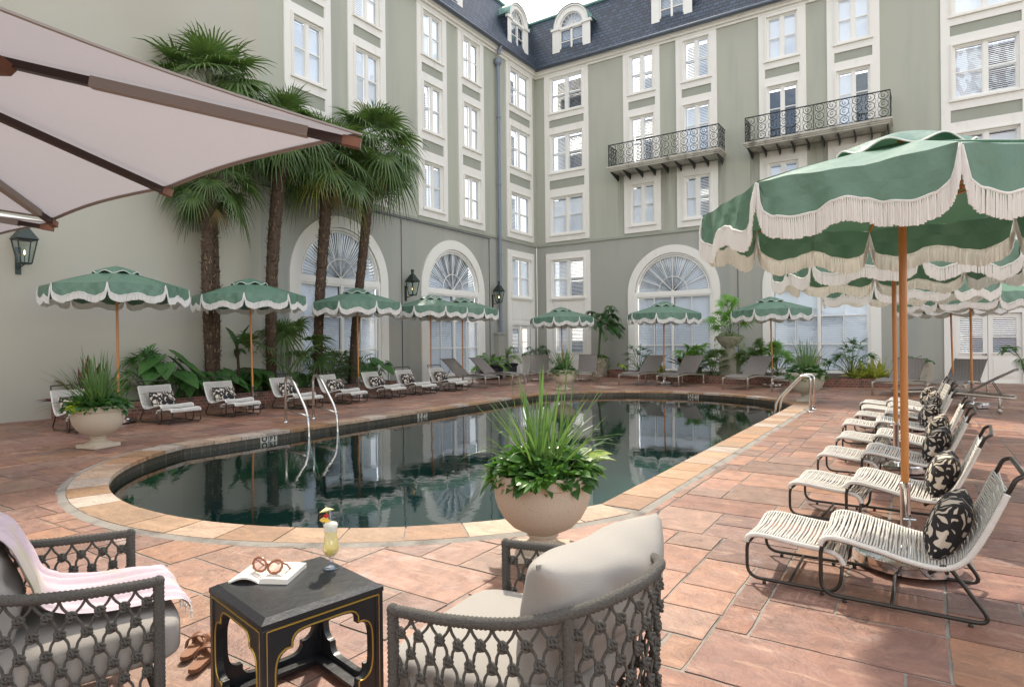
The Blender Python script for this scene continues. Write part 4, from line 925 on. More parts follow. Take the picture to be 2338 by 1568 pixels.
# ================= depth markers =================
def text_obj(txt,size,mat,M4,name,parent=None):
    cu=bpy.data.curves.new(name,'FONT'); cu.body=txt; cu.size=size; cu.extrude=.0008; cu.align_x='CENTER'; cu.align_y='CENTER'; cu.offset=.006
    o=bpy.data.objects.new(name,cu); COL.objects.link(o); bpy.context.view_layer.update()
    me=bpy.data.meshes.new_from_object(o); bpy.data.objects.remove(o); me.materials.clear(); me.materials.append(mat); o=bpy.data.objects.new(name,me); COL.objects.link(o)
    if parent: o.parent=parent
    o.matrix_world=M4; return o
M['tileW']=mk('marker_tile',(.42,.40,.34),.3); M['tileB']=mk('marker_ink',(.01,.01,.012),.4)
def marker(p,nrm_,digit,label):
    n_=Vector((*nrm_,0)).normalized(); t_=Vector((0,0,1)).cross(n_)    # faces n_
    T4=Matrix(((t_.x,0,n_.x,p[0]),(t_.y,0,n_.y,p[1]),(0,1,0,-.078),(0,0,0,1)))
    root=empty('depth_marker',(0,0,0),0,label,'depth marker','tiled depth markers on the pool waterline')
    for dx,w_,tx,s_ in ((-.085,.15,digit,.13),(.085,.15,'FT',.12)):
        b=MB(); b.m=T4; b.box(dx-w_/2,dx+w_/2,-.062,.062,-.004,.006); b.build('marker_tile',M['tileW'],root)
        text_obj(tx,s_,M['tileB'],T4@Matrix.Translation((dx,0,.0075)),'numeral' if tx!='FT' else 'lettering',root)
marker((6.11,-19.03),(1,0),'O','depth marker tile near the left ladder')
marker((6.11,-15.15),(1,0),'3','depth marker tile midway along the far left pool edge')
nv=Vector((9.9,-7.87))-Vector((9.53,-11.5)); nv.normalize(); pm=Vector((9.53,-11.5))+nv*3.655
marker((pm.x,pm.y),(-nv.x,-nv.y),'O','depth marker tile at the far end of the pool')

# ================= wall lanterns =================
def lantern(y,z,label,s=1.0,post=False):
    root=empty('wall_lantern',(0.0,y,z),0,label,'lantern','copper gas lanterns on the wall'); cx=.34; n=4
    def sq(r,h): return [Vector((cx+r*math.cos(PI/4+PI/2*k),r*math.sin(PI/4+PI/2*k),h)) for k in range(4)]
    f=MB(); A,B=sq(.13*s,0),sq(.235*s,.48*s)
    for k in range(4): f.tube([A[k],B[k]],.014,4); f.tube([A[k],A[(k+1)%4]],.014,4); f.tube([B[k],B[(k+1)%4]],.02,4)
    f.box(cx-.09*s,cx+.09*s,-.09*s,.09*s,-.02,.0); f.tube([(.02,0,-.12*s),(.02,0,.3*s)],.016,6); f.tube([(.02,0,-.08),(cx,0,-.02)],.013,6); f.tube([(.02,0,.3*s),(cx-.16*s,0,.3*s)],.01,6); f.box(.0,.02,-.05,.05,-.2*s,.35*s)
    f.build('frame',M['bronze'],root)
    r_=MB(); D=sq(.27*s,.48*s); E=sq(.085*s,.72*s)
    for k in range(4): r_.face(D[k],D[(k+1)%4],E[(k+1)%4],E[k]); r_.face(D[k],D[(k+1)%4],B[(k+1)%4]+Vector((0,0,-.02)),B[k]+Vector((0,0,-.02)))
    r_.lathe([(.085*s,0),(.05*s,.02),(.045*s,.12*s),(.07*s,.13*s),(.05*s,.17*s),(.0,.19*s)],10,cx,0,.72*s); r_.build('hood',M['bronze'],root)
    g=MB(); A2,B2=sq(.125*s,.0),sq(.23*s,.475*s)
    for k in range(4): g.face(A2[k],A2[(k+1)%4],B2[(k+1)%4],B2[k])
    g.build('pane',M['lglass'],root)
    b=MB(); b.tube([(cx,0,0),(cx,0,.17*s)],.008,6); b.build('burner',M['bronze'],root)
    fl=MB(); fl.lathe([(.001,0),(.014,.02),(.017,.04),(.008,.075),(.001,.1)],8,cx,0,.17*s); fm=bpy.data.materials.get('flame')
    if not fm:
        fm=bpy.data.materials.new('flame'); fm.use_nodes=True; b_=fm.node_tree.nodes['Principled BSDF']; b_.inputs['Emission Color'].default_value=(1,.5,.15,1); b_.inputs['Emission Strength'].default_value=6; b_.inputs['Base Color'].default_value=(1,.6,.2,1)
    fl.build('flame',fm,root,smooth=True)
lantern(-20.5,3.2,'copper lantern on the plain wall at far left, under the beige canopy')
lantern(-9.1,3.22,'copper lantern on the wall between the two left arched windows')
lantern(-3.72,3.22,'copper lantern on the wall beside the blue grey downspout')

# ================= plant builders =================
def onX(px,X,py=800):
    p=at(px,1000,0); d=p-CAM; t=(X-CAM.x)/d.x; return CAM.y+d.y*t
def onY(px,Y):
    p=at(px,1000,0); d=p-CAM; t=(Y-CAM.y)/d.y; return CAM.x+d.x*t
UPV=Vector((0,0,1))
def frame_(d,up=UPV):
    d=d.normalized(); s=d.cross(up); s=s.normalized() if s.length>1e-4 else Vector((1,0,0)); n=s.cross(d).normalized(); return d,s,n
def leafblade(mb,p,d,L,W,droop=.2,fold=.25,prof=((0,.05),(.25,.8),(.5,1),(.75,.75),(1,0)),rg=random,roll=0):
    d,s,n=frame_(d)
    if roll: s,n=s*math.cos(roll)+n*math.sin(roll),n*math.cos(roll)-s*math.sin(roll)
    prev=None
    for t,w in prof:
        c=p+d*L*t+Vector((0,0,-droop*L*t*t)); w=w*W*.5; a=mb.P(c+s*w+n*w*fold); b=mb.P(c); e=mb.P(c-s*w+n*w*fold)
        if prev: mb.f+= [[prev[0],prev[1],b,a],[prev[1],prev[2],e,b]]; mb.c+=[None,None]
        prev=(a,b,e)
def fan(mb,hub,d,rad,nseg=26,spread=150,droop=.28,tilt=0,fused=.42,rg=random):
    d,s,n=frame_(d)
    if tilt: s,n=s*math.cos(tilt)+n*math.sin(tilt),n*math.cos(tilt)-s*math.sin(tilt)
    da=R(2*spread)/nseg
    for k in range(nseg):
        a=-R(spread)+da*(k+.5); L=rad*(.82+.18*math.cos(a*.6))*rg.uniform(.9,1.05); v=(d*math.cos(a)+s*math.sin(a)); t_=(-d*math.sin(a)+s*math.cos(a))
        pr=None; w0=L*fused*da*.5
        dr=droop*rg.uniform(.6,1.5)
        for q,w in ((.04,.02),(fused,w0),(.72,w0*.62),(1.0,.001)):
            c=hub+v*L*q+n*(.10*L*q*(1-q))+Vector((0,0,-dr*L*q**3)); kink=n*(w*.35*(1 if k%2 else -1))
            A=mb.P(c+t_*w+kink); B=mb.P(c-t_*w-kink)
            if pr: mb.f.append([pr[0],pr[1],B,A]); mb.c.append(None)
            pr=(A,B)
def palm(x,y,z0,zt,lx,ly,rad,nf,label,seed,yel=3,dead=5,base_r=.15):
    rg=random.Random(seed); root=empty('fan_palm_tree',(x,y,z0),0,label,'palm tree','tall fan palms by the left wall'); H=zt-z0
    tr=MB(); pts=[Vector((lx*(t**1.5)+.05*math.sin(5*t+seed),ly*(t**1.5)+.05*math.cos(4*t+seed),H*t)) for t in [i/60 for i in range(61)]]
    tr.tube(pts,[base_r*(.8+.35*t/60)*(1+.06*math.sin(t*2.3))+(.03 if t>50 else 0) for t in range(61)],12)
    for k in range(900):     # shaggy fibre
        t=rg.random()*.99; i=int(t*60); a=rg.uniform(0,2*PI); o_=Vector((math.cos(a),math.sin(a),0)); c=pts[i]+o_*base_r*(.8+.35*t)*.95; up=rg.uniform(-.2,.7)
        L=rg.uniform(.05,.11); e=c+(o_*.7+Vector((rg.uniform(-.5,.5),rg.uniform(-.5,.5),up)))*L; s_=o_.cross(UPV)*.018
        tr.face(c-s_,c+s_,e)
    st=tr
    nst=len(tr.f)
    for k in range(150):
        t=rg.uniform(.12,.99); i=int(t*60); a=rg.uniform(0,2*PI); o_=Vector((math.cos(a),math.sin(a),0)); c=pts[i]+o_*base_r*(.8+.3*t)*.95; L=rg.uniform(.06,.13); e=c+o_*L*.45+Vector((rg.uniform(-.04,.04),rg.uniform(-.04,.04),L*.9)); s_=o_.cross(UPV)*.016
        st.face(c-s_,c+s_,e+s_*.6,e-s_*.6); st.face(c-s_+o_*.012,c+s_+o_*.012,e+s_*.6+o_*.008,e-s_*.6+o_*.008)
    for i_ in range(nst,len(tr.c)): tr.c[i_]=(.22,.15,.09,1)
    for i_ in range(nst): tr.c[i_]=(.075,.05,.033,1)
    tr.build('trunk',M['barkc'],root); top=pts[-1]
    cr=MB(); ye=MB(); de=MB(); stm=MB()
    for k in range(nf):
        u=(k+.5)/nf; el=R(80-118*u+rg.uniform(-8,8)); a=k*2.399+rg.uniform(-.2,.2); h=Vector((math.cos(a),math.sin(a),0)); d0=(h*math.cos(el)+UPV*math.sin(el)).normalized()
        L=rad*rg.uniform(.50,.62); m_=top+d0*L*.5+Vector((0,0,.05)); e=top+d0*L+Vector((0,0,-.10*L*(1+u)))
        stm.tube(smoothpath([top+Vector((0,0,-.25*u)),m_,e],3),.011,4)
        dd=(e-m_).normalized()+Vector((0,0,-.25))
        tgt=ye if yel and k>nf-1-yel-1 and rg.random()<.6 else cr
        if tgt is ye: tgt=MB()
        fan(tgt,e,dd,rad*rg.uniform(.46,.58),rg.randint(28,34),rg.uniform(105,140),rg.uniform(.12,.3)+.4*u,rg.uniform(-.5,.5),.40,rg)
        if tgt is not cr: tgt.build('yellow_frond',M['palmyel'],root)
    for k in range(dead):
        a=rg.uniform(0,2*PI); h=Vector((math.cos(a),math.sin(a),0)); e=top+h*.22+Vector((0,0,-.55-rg.random()*.2)); stm.tube([top+Vector((0,0,-.15)),e],.01,4)
        fan(de,e,Vector((h.x*.25,h.y*.25,-1)),rad*.42,22,38,.1,0,.3,rg)
    cr.build('crown',M['palm'],root); stm.build('frond_stalk',M['stem'],root)
    if ye.v: ye.build('yellow_frond',M['palmyel'],root)
    if de.v: de.build('dry_frond',M['palmdead'],root)
y=onX(478,.85); palm(.85,y,.2,5.55,.02,.12,1.25,26,'shorter palm of the leftmost pair, its crown hanging just below the beige canopy',1,0,3,.13)
palm(.4,onX(490,.4),.2,7.75,.1,.0,1.95,38,'tallest palm, its crown showing above the beige canopy edge',6,0,2,.12)
y=onX(622,.85); palm(.85,y,.2,7.25,.1,.30,1.5,32,'second palm trunk from the left, leaning slightly right',2,0,3,.16)
y=onX(732,.9); palm(.9,y,.2,6.75,.1,.2,1.65,34,'third palm trunk from the left, before the left arched window',3,2,6,.15)
y=onX(810,.9); palm(.9,y,.2,7.6,.1,.75,1.8,36,'rightmost palm, full crown spreading toward the white windows',4,2,7,.14)

def fanshrub(x,y,z,h,rad,n,label,name='fan_palm_shrub',mat='palm',cat='fan palm shrub',grp='fan palm shrubs in the beds',seg=18,spread=120,seed=0,up=.5,parent_pot=None,crownw=1.0,fused=.45):
    rg=random.Random(seed+int(x*97+y*31)); root=empty(name,(x,y,z),0,label,cat,grp); f=MB(); s=MB()
    for k in range(n):
        a=k*2.399+rg.uniform(-.3,.3); u=k/n; el=R(88-58*u**.8+rg.uniform(-6,6)); hgt=h*rg.uniform(.55,1)*(1-.25*u); d0=Vector((math.cos(a)*math.cos(el)*crownw,math.sin(a)*math.cos(el)*crownw,math.sin(el))); e=d0*hgt
        s.tube(smoothpath([Vector((rg.uniform(-.05,.05),rg.uniform(-.05,.05),0)),e*.5+Vector((0,0,.08*hgt)),e],3),.008,4)
        dd=Vector((math.cos(a),math.sin(a),math.tan(el)*.25)); fan(f,e,dd,rad*rg.uniform(.75,1.05),seg,spread,.35,rg.uniform(-.7,.7),fused,rg)
    f.build('foliage',M[mat],root); s.build('stem',M['stem'],root); return root
def rhapis(x,y,z,h,label,n=26,rad=.26,seed=0,mat='leafd'):
    return fanshrub(x,y,z,h,rad,n,label,'lady_palm',mat,'lady palm','lady palms in the beds',9,95,seed,fused=.25)
def taro(x,y,z,n,h,size,label,mat='taro',name='elephant_ear_plant',seed=0,spread=.35):
    rg=random.Random(seed+int(x*53+y*17)); root=empty(name,(x,y,z),0,label,'elephant ear' if name[0]=='e' else 'leafy plant','broad leaved plants in the left bed'); f=MB(); s=MB()
    out=[(0,.0),(.08,.52),(.25,.78),(.45,.80),(.65,.62),(.85,.3),(1,0)]
    for k in range(n):
        a=rg.uniform(0,2*PI); r=rg.uniform(.15,1)*spread; hh=h*rg.uniform(.35,1); e=Vector((math.cos(a)*r,math.sin(a)*r,hh)); s.tube(smoothpath([Vector((math.cos(a)*r*.3,math.sin(a)*r*.3,0)),e*.6+Vector((0,0,.1*hh)),e],3),.01,4)
        L=size*rg.uniform(.6,1.1); d=Vector((math.cos(a)+.6,math.sin(a)-.25,-.9+rg.uniform(-.3,.5))).normalized(); d,s_,n_=frame_(d); pr=None
        # back lobes + blade
        for t,w in ((-.28,.10),(-.2,.42),(-.05,.66),(.1,.78),(.3,.76),(.5,.62),(.72,.4),(.9,.15),(1,0)):
            c=e+d*L*t+Vector((0,0,-.12*L*t*t)); gap=(.16 if t<-.1 else .0)*L
            A=f.P(c+s_*(w*L*.5)+n_*w*L*.10); B=f.P(c+s_*gap*.5); B2=f.P(c-s_*gap*.5); D=f.P(c-s_*(w*L*.5)+n_*w*L*.10)
            if pr: f.f+=[[pr[0],pr[1],B,A],[pr[2],pr[3],D,B2]]; f.c+=[None,None]
            pr=(A,B,B2,D)
    f.build('foliage',M[mat],root,smooth=True); s.build('stem',M['stem'],root); return root
def strappy(x,y,z,n,h,W,label,mat,name,cat,grp,lean=.5,seed=0,prof=((0,.5),(.3,1),(.6,.85),(.85,.5),(1,0)),droop=.5,r0=.05):
    rg=random.Random(seed+int(x*53+y*17)); f=MB()
    for k in range(n):
        a=rg.uniform(0,2*PI); el=R(90-rg.uniform(3,70)*lean*1.3); d=Vector((math.cos(a)*math.cos(el),math.sin(a)*math.cos(el),math.sin(el))); leafblade(f,Vector((math.cos(a)*r0*rg.random()+0,math.sin(a)*r0*rg.random(),0)),d,h*rg.uniform(.55,1.08),W*rg.uniform(.7,1.2),droop*rg.uniform(.2,1.3)*math.cos(el)**.5,.3,prof,rg,rg.uniform(-.4,.4))
    o=f.build(name,M[mat]); o.location=(x,y,z); tag(o,label,cat,grp); return o
def tuft(x,y,z,rad,n,size,label,mat,name='trailing_plant',cat='underplanting',grp=None,seed=0,hang=.0,hgt=.18,w=.55,rim=None):
    rg=random.Random(seed+int(x*53+y*17)); f=MB()
    for k in range(n):
        a=rg.uniform(0,2*PI); r=rad*rg.random()**.5; zz=hgt*(1-(r/rad)**2)*rg.random(); p=Vector((math.cos(a)*r,math.sin(a)*r,zz))
        if hang and rg.random()<.35: p=Vector((math.cos(a)*rad*1.06,math.sin(a)*rad*1.06,-rg.random()*hang))
        d=Vector((math.cos(a)+rg.uniform(-.6,.6),math.sin(a)+rg.uniform(-.6,.6),rg.uniform(-.5,.9))); leafblade(f,p,d,size*rg.uniform(.6,1.2),size*w*rg.uniform(.7,1.2),.3,.3,rg=rg,roll=rg.uniform(-.6,.6))
    o=f.build(name,M[mat]); o.location=(x,y,z); tag(o,label,cat,grp); return o
def flowers(x,y,z,rad,n,label,seed=0,size=.035,hgt=.12,stems=0):
    rg=random.Random(seed+3); root=empty('white_flowers',(x,y,z),0,label,'flowers','white flowers in the urns'); f=MB(); s=MB()
    for k in range(n):
        a=rg.uniform(0,2*PI); r=rad*rg.uniform(.6,1.1); p=Vector((math.cos(a)*r,math.sin(a)*r,rg.uniform(.02,hgt))); s.tube([p*.5,p],.002,3)
        for j in range(5): leafblade(f,p,Vector((math.cos(j*1.257),math.sin(j*1.257),.5)),size,size*.8,.2,.1)
    f.build('petal',M['petal'],root); s.build('stem',M['stem'],root)

# ================= beds =================
def bed(poly,h,label,th=.11):
    mb=MB(); n=len(poly)
    P2=[Vector(p) for p in poly]
    inn=[]
    for i,p in enumerate(P2):
        a=P2[i-1] if i else p; b=P2[i+1] if i<n-1 else p; t=(b-a).normalized(); nn=Vector((-t.y,t.x)); inn.append(p+nn*th)
    mb.strip([(*p,0) for p in P2],[(*p,h) for p in P2]); mb.strip([(*p,h) for p in P2],[(*p,h) for p in inn]); mb.strip([(*p,h) for p in inn],[(*p,h-.1) for p in inn])
    tag(mb.build('brick_edging',M['brick']),label,'brick edging','low brick walls round the beds')
    return inn
LB=[(.0,-19.95),(.75,-19.95),(1.0,-19.75),(1.05,-19),(1.0,-17),(1.08,-15),(1.05,-13),(1.1,-11.5),(.95,-10.6),(.0,-10.5)]
inn=bed(LB,.30,'low brick edging of the bed behind the left rope chairs')
mb=MB(); mb.face((0.002,-19.86,.26),*[(p.x,p.y,.26) for p in inn[1:-1]],(0.002,-10.55,.26)); tag(mb.build('bed_soil',M['soil']),kind='structure')
RB=[(4.15,-.0),(4.2,-1.3),(4.9,-1.8),(6.2,-2.3),(7.5,-3.1),(8.9,-3.75),(10.5,-3.85),(12.3,-3.95),(13.6,-3.9),(14.5,-3.5),(14.8,-2.5),(14.8,.0)]
RB=[(p.x,p.y) for p in smoothpath([(x,y,0) for x,y in RB],4)]
inn=bed(RB,.28,'curved low brick edging of the bed along the far wall')
mb=MB(); mb.face(*[(p.x,p.y,.24) for p in inn]); tag(mb.build('bed_soil',M['soil']),kind='structure')
# mulch chips are part of the soil look: small leaves of litter
Z=.26
# left bed planting
def cordy(x,y,z,n,h,label): return strappy(x,y,z,n,h,.11,label,'maroon','cordyline','maroon cordyline',None,.75,3,((0,.2),(.25,.75),(.55,1),(.8,.7),(1,0)),.35,.08)
cordy(.55,-19.5,Z,46,1.15,'maroon leaved cordyline behind the left urn')
rhapis(.5,onX(345,.5),Z,1.15,'dark lady palm between the first umbrella and the wall',30,.34,4)
taro(.75,onX(380,.75),Z,11,1.21,0.71,'tall elephant ear with one very large leaf near the first umbrella pole',seed=5)
taro(.6,onX(440,.6),Z,25,0.69,0.41,'elephant ears low in the bed behind the second rope chair',seed=6,spread=.6)
taro(.6,onX(500,.6),Z,28,0.63,0.41,'elephant ears at the foot of the leftmost palm',seed=7,spread=.6)
taro(.65,onX(570,.65),Z,25,0.63,0.38,'elephant ears behind the second umbrella pole',seed=8,spread=.6)
strappy(.7,onX(460,.7),Z,60,.5,.02,'spidery green grass beside the second rope chair','grass','ornamental_grass','grass clump','grass clumps in the beds',.9,2)
# thin banana plant
y=onX(543,.6); root=empty('banana_plant',(.6,y,Z),0,'thin banana plant with two upright leaves between two palm trunks','banana plant'); s=MB(); s.tube(smoothpath([(0,0,0),(.02,.03,.6),(0,0,1.25)],4),[.05]*4+[.035]*5,8); s.build('stem',M['bark'],root)
f=MB(); pr_=((0,.2),(.15,.8),(.4,1),(.7,.85),(.9,.45),(1,0))
for d,L,W in (((-.35,-.25,1),.75,.30),((.25,.35,1.0),.85,.22),((.7,-.1,-.1),.5,.16),((-.6,.4,-.3),.5,.16)): leafblade(f,Vector((0,0,1.15)),Vector(d),L,W,.15,.5,pr_)
for d in ((.8,.3,.2),(-.5,.6,.1),(.3,-.8,.25)): leafblade(f,Vector((0,0,.35)),Vector(d),.55,.16,.4,.4,pr_)
f.build('foliage',M['leafd'],root,smooth=True)
fanshrub(.6,onX(655,.6),Z,1.95,.72,19,'tall fan palm shrub behind the left pool ladder',seed=2,seg=22)
taro(.7,onX(690,.7),Z,19,0.46,0.32,'small broad leaved plants under the tall fan palm shrub',seed=9,spread=.5)
rhapis(.6,onX(760,.6),Z,1.2,'lady palm in front of the left arched window, left clump',34,.36,11,'palm')
rhapis(.55,onX(800,.55),Z,1.15,'lady palm in front of the left arched window, right clump',32,.34,12,'palm')
taro(.65,onX(735,.65),Z,16,0.46,0.29,'low glossy plants at the foot of the third palm',seed=10,spread=.5)
taro(.7,onX(850,.7),Z,25,0.80,0.44,'arching broad leaved plant at the right end of the left bed',seed=11,spread=.7)
taro(.65,onX(600,.65),Z,19,0.52,0.34,'bright elephant ears left of the tall fan palm shrub',mat='leaf',seed=13,spread=.5)
# garden path lights
for px,lb in ((716,'dark mushroom shaped path light left of the left arched window umbrella'),(888,'dark mushroom shaped path light at the right end of the left bed')):
    y=onX(px,.9); root=empty('path_light',(.9,y,Z),0,lb,'path light','mushroom path lights'); b=MB(); b.tube([(0,0,0),(0,0,.55)],.015,6); b.build('post',M['iron'],root); b=MB(); b.lathe([(.02,.0),(.14,-.02),(.14,0),(.09,.06),(.0,.09)],14,0,0,.56); b.build('shade',M['iron'],root,smooth=True)
# far bed planting
def fb(px,Y): return onY(px,Y)
rhapis(fb(1462,-2.0),-2.0,Z,1.15,'lady palm left of the middle window pair, behind a lounger',26,.32,21)
taro(fb(1425,-1.4),-1.4,Z,10,.32,.2,'small lime green plant at the left end of the far bed',mat='lime',name='lime_plant',seed=22)
strappy(fb(1515,-3.0),-3.0,Z,26,.55,.09,'yellow green broad grass between two far loungers','yvar','ginger_plant','ginger plant','striped ginger plants',.8,23)
cordy(fb(1562,-2.6),-2.6,Z+.3,30,.75,'maroon cordyline standing behind the far bed fan palms')
fanshrub(fb(1590,-2.7),-2.7,Z,1.15,.42,20,'spreading fan palm right of the maroon cordyline','fan_palm_shrub','fern',seed=24,seg=20)
fanshrub(fb(1628,-3.0),-3.0,Z,.95,.38,18,'low fan palm just left of the stone pedestal','fan_palm_shrub','palm',seed=25,seg=20)
for px,i in ((1600,1),(1635,2),(1700,3),(1740,4),(1785,5)):
    strappy(fb(px,-3.5),-3.5,Z,70,.34,.014,['','pale grass tuft behind the far lounger pair','pale grass tuft left of the pedestal','pale grass tuft right of the pedestal','pale grass tuft beside the right umbrella pole','pale grass tuft under the right arched window'][i],'grass','liriope_tuft','grass tuft','pale grass tufts along the far brick edging',1.1,30+i,droop=.9,r0=.3)
fanshrub(fb(1725,-2.9),-2.9,Z,1.25,.42,20,'fan palm right of the stone pedestal','fan_palm_shrub','palm',seed=26,seg=22)
fanshrub(fb(1775,-2.8),-2.8,Z,1.15,.42,18,'fan palm behind the right umbrella pole','fan_palm_shrub','fern',seed=27,seg=22)
rhapis(fb(1945,-3.0),-3.0,Z,1.25,'lady palm before the right arched window',34,.34,28)
strappy(fb(2000,-3.1),-3.1,Z,60,.8,.11,'yellow green ginger plant at the right end of the far bed','yvar','ginger_plant','ginger plant','striped ginger plants',.85,29,r0=.35)
strappy(fb(1965,-3.2),-3.2,Z,30,.65,.1,'small yellow green ginger plant beside the lady palm','yvar','ginger_plant','ginger plant','striped ginger plants',.85,31,r0=.3)

# ================= urns =================
URN=[(.0,.57),(.34,.57),(.365,.57),(.372,.545),(.365,.50),(.352,.488),(.352,.46),(.345,.40),(.325,.34),(.285,.275),(.225,.22),(.14,.182),(.105,.165),(.115,.150),(.098,.135),(.10,.11),(.15,.075),(.175,.068),(.175,.055)]
def urn(x,y,s,rz,label,mat='urn'):
    root=empty('footed_urn',(x,y,.012),rz,label,'urn','footed stone urns'); b=MB(); b.lathe([(.33*s,.55*s),(.335*s,.62*s)]+[(r*s,z*s) for r,z in [(r_,.18+(z_-.18)*1.13 if z_>.18 else z_) for r_,z_ in URN[2:]]],48); b.build('bowl',M[mat],root,smooth=True,auto=30)
    p=MB(); p.box(-.2*s,.2*s,-.2*s,.2*s,0,.056*s); p.build('plinth',M[mat],root,bevel=.008)
    e=MB(); e.lathe([(.0,.58*s),(.335*s,.575*s)],24); e.build('soil',M['soil'],root); return root
def planted(x,y,s,i,where):
    z=.012+.585*s
    strappy(x,y,z,125,.92*s,.020*s,f'tall blade grass in the {where}','grass','iris_clump','grass clump','blade grasses in the urns',.46,50+i,r0=.17,droop=.7)
    tuft(x,y,z,.33*s,300,.15*s,f'glossy green leaves spilling over the rim of the {where}','leafd','trailing_plant','underplanting','leafy underplanting in the urns',60+i,.0,.2*s,.6)
p=at(1240,1270); urn(p.x,p.y,.96,R(30),'nearest stone urn, in the middle foreground on the pool edge')
x,y=p.x,p.y; planted(x,y,.96,1,'middle foreground urn')
tuft(x,y,.61,.33,240,.13,'mid green small leaves among the nearest urn','leaf','trailing_plant','underplanting','leafy underplanting in the urns',71,.0,.2,.62)
tuft(x+.22,y+.12,.66,.10,9,.20,'white striped leaves at the right of the nearest urn','varieg','striped_leaf_plant','striped plant',None,72,0,.1,.6)
tuft(x+.15,y-.26,.60,.09,34,.14,'ruffled strap leaves hanging over the front rim of the nearest urn','leaf','hanging_fern','underplanting',None,73,.0,.05,.3)
p=at(225,1022); urn(p.x,p.y,1.0,R(15),'stone urn at the left by the first rope chair'); x,y=p.x,p.y; planted(x,y,1.05,2,'left urn'); LU=(x,y)
strappy(x,y,.6,90,.9,.02,'darker long grass mixed into the left urn','palm','iris_clump','grass clump','blade grasses in the urns',.75,55,r0=.18,droop=.5)
tuft(x+.05,y-.24,.62,.13,110,.11,'lime green leaves at the front of the left urn','lime','lime_plant','underplanting',None,74,.0,.10,.8)
tuft(x,y,.58,.33,320,.09,'fine dark foliage filling the left urn','leaf','trailing_plant','underplanting','leafy underplanting in the urns',75,.0,.22,.45); flowers(x-.2,y-.1,.62,.22,10,'white flowers at the left rim of the left urn',4)
p=at(1287,890); urn(p.x,p.y,1.0,R(10),'small round urn with white flowers between the far loungers'); x,y=p.x,p.y; planted(x,y,1.0,3,'far centre urn'); tuft(x,y,.56,.33,160,.1,'light green leaves in the far centre urn','leaf','trailing_plant','underplanting','leafy underplanting in the urns',76,.1,.15,.5); flowers(x,y,.62,.34,26,'white flowers round the rim of the far centre urn',5,.05)
p=at(1842,917); urn(p.x,p.y,1.12,R(8),'back right urn beyond the sloping pool ladder','urng'); x,y=p.x,p.y; planted(x,y,1.12,4,'back right urn'); tuft(x,y,.62,.38,200,.11,'glossy leaves in the back right urn','leaf','trailing_plant','underplanting','leafy underplanting in the urns',77,.1,.18,.5); flowers(x,y,.7,.5,18,'white trailing flowers at both sides of the back right urn',6,.055)
# pedestal urn with fan palm
x,y=fb(1668,-2.6),-2.6; root=empty('pedestal_planter',(x,y,.2),0,'wide stone bowl on a square pedestal in the far bed','pedestal planter'); b=MB(); b.box(-.3,.3,-.3,.3,0,.72); b.build('pedestal',M['urng'],root,bevel=.015); b=MB(); b.lathe([(.46,1.42),(.50,1.44),(.48,1.40),(.40,1.24),(.26,1.08),(.17,1.02),(.16,.95),(.2,.78),(.24,.72)],32); b.build('bowl',M['urng'],root,smooth=True,auto=30); e=MB(); e.lathe([(.0,1.40),(.45,1.40)],24); e.build('soil',M['soil'],root)
fanshrub(x,y,1.55,1.5,.5,18,'upright fan palm growing in the pedestal bowl','fan_palm_shrub','fern','fan palm',None,22,140,33,crownw=.7)
tuft(x,y,1.6,.46,700,.07,'pale ivy trailing over the pedestal bowl','varieg','ivy','ivy',None,78,.75,.22,.9)
# tall pot with slender palm
x,y=fb(1368,-1.0),-1.0; x=onY(1368,-1.3); y=-1.3; root=empty('tall_pot',(x,y,.012),0,'tall pale pot with trailing ivy and a slender palm by the far wall','pot'); b=MB(); b.lathe([(.36,.78),(.40,.80),(.40,.74),(.36,.70),(.34,.4),(.24,.05),(.26,.0)],28); b.build('bowl',M['urn'],root,smooth=True,auto=30); e=MB(); e.lathe([(.0,.76),(.37,.76)],20); e.build('soil',M['soil'],root)
tuft(x,y,.8,.40,520,.08,'ivy hanging over the tall pale pot','leaf','ivy','ivy',None,79,.6,.14,.85)
def feather(x,y,z,h,n,label,name,L,mat='leafd',seed=0,stems=3,el0=75,el1=0,leaflet=.3,cat='palm',grp=None,cane=True,W=.035):
    rg=random.Random(seed); root=empty(name,(x,y,z),0,label,cat,grp); s=MB(); f=MB()
    for q in range(stems):
        b0=Vector((rg.uniform(-.08,.08),rg.uniform(-.08,.08),0)); tp=Vector((rg.uniform(-.2,.2),rg.uniform(-.15,.15),h*rg.uniform(.8,1))) if cane else b0
        if cane: s.tube(smoothpath([b0,tp*.5,tp],4),.03,7)
        for k in range(n):
            a=rg.uniform(0,2*PI); el=R(rg.uniform(el1,el0)); d=Vector((math.cos(a)*math.cos(el),math.sin(a)*math.cos(el),math.sin(el))); LL=L*rg.uniform(.7,1.1)
            pts=smoothpath([tp,tp+d*LL*.5,tp+d*LL*.85+Vector((0,0,-.12*LL)),tp+d*LL*1.1+Vector((0,0,-.38*LL))],5); s.tube(pts,.005,3)
            for i in range(3,len(pts)):
                t=(pts[i]-pts[i-1]).normalized(); sd_=t.cross(UPV); sd_=sd_.normalized() if sd_.length>.01 else Vector((1,0,0)); ll=leaflet*(.5+.8*math.sin(PI*i/len(pts)))
                for sg in (-1,1): 
                    for o2 in (0,.5): leafblade(f,pts[i].lerp(pts[i-1],o2),sd_*sg+t*.7+Vector((0,0,.1)),ll,W,.5,.2,((0,.3),(.4,1),(1,0)),rg)
    f.build('foliage',M[mat],root); s.build('cane' if cane else 'stem',M['stem'],root); return root
feather(x,y,.78,1.6,8,'slender feather palm growing from the tall pale pot','bamboo_palm',1.0,'leafd',5,3,80,-5,.32,cat='palm')
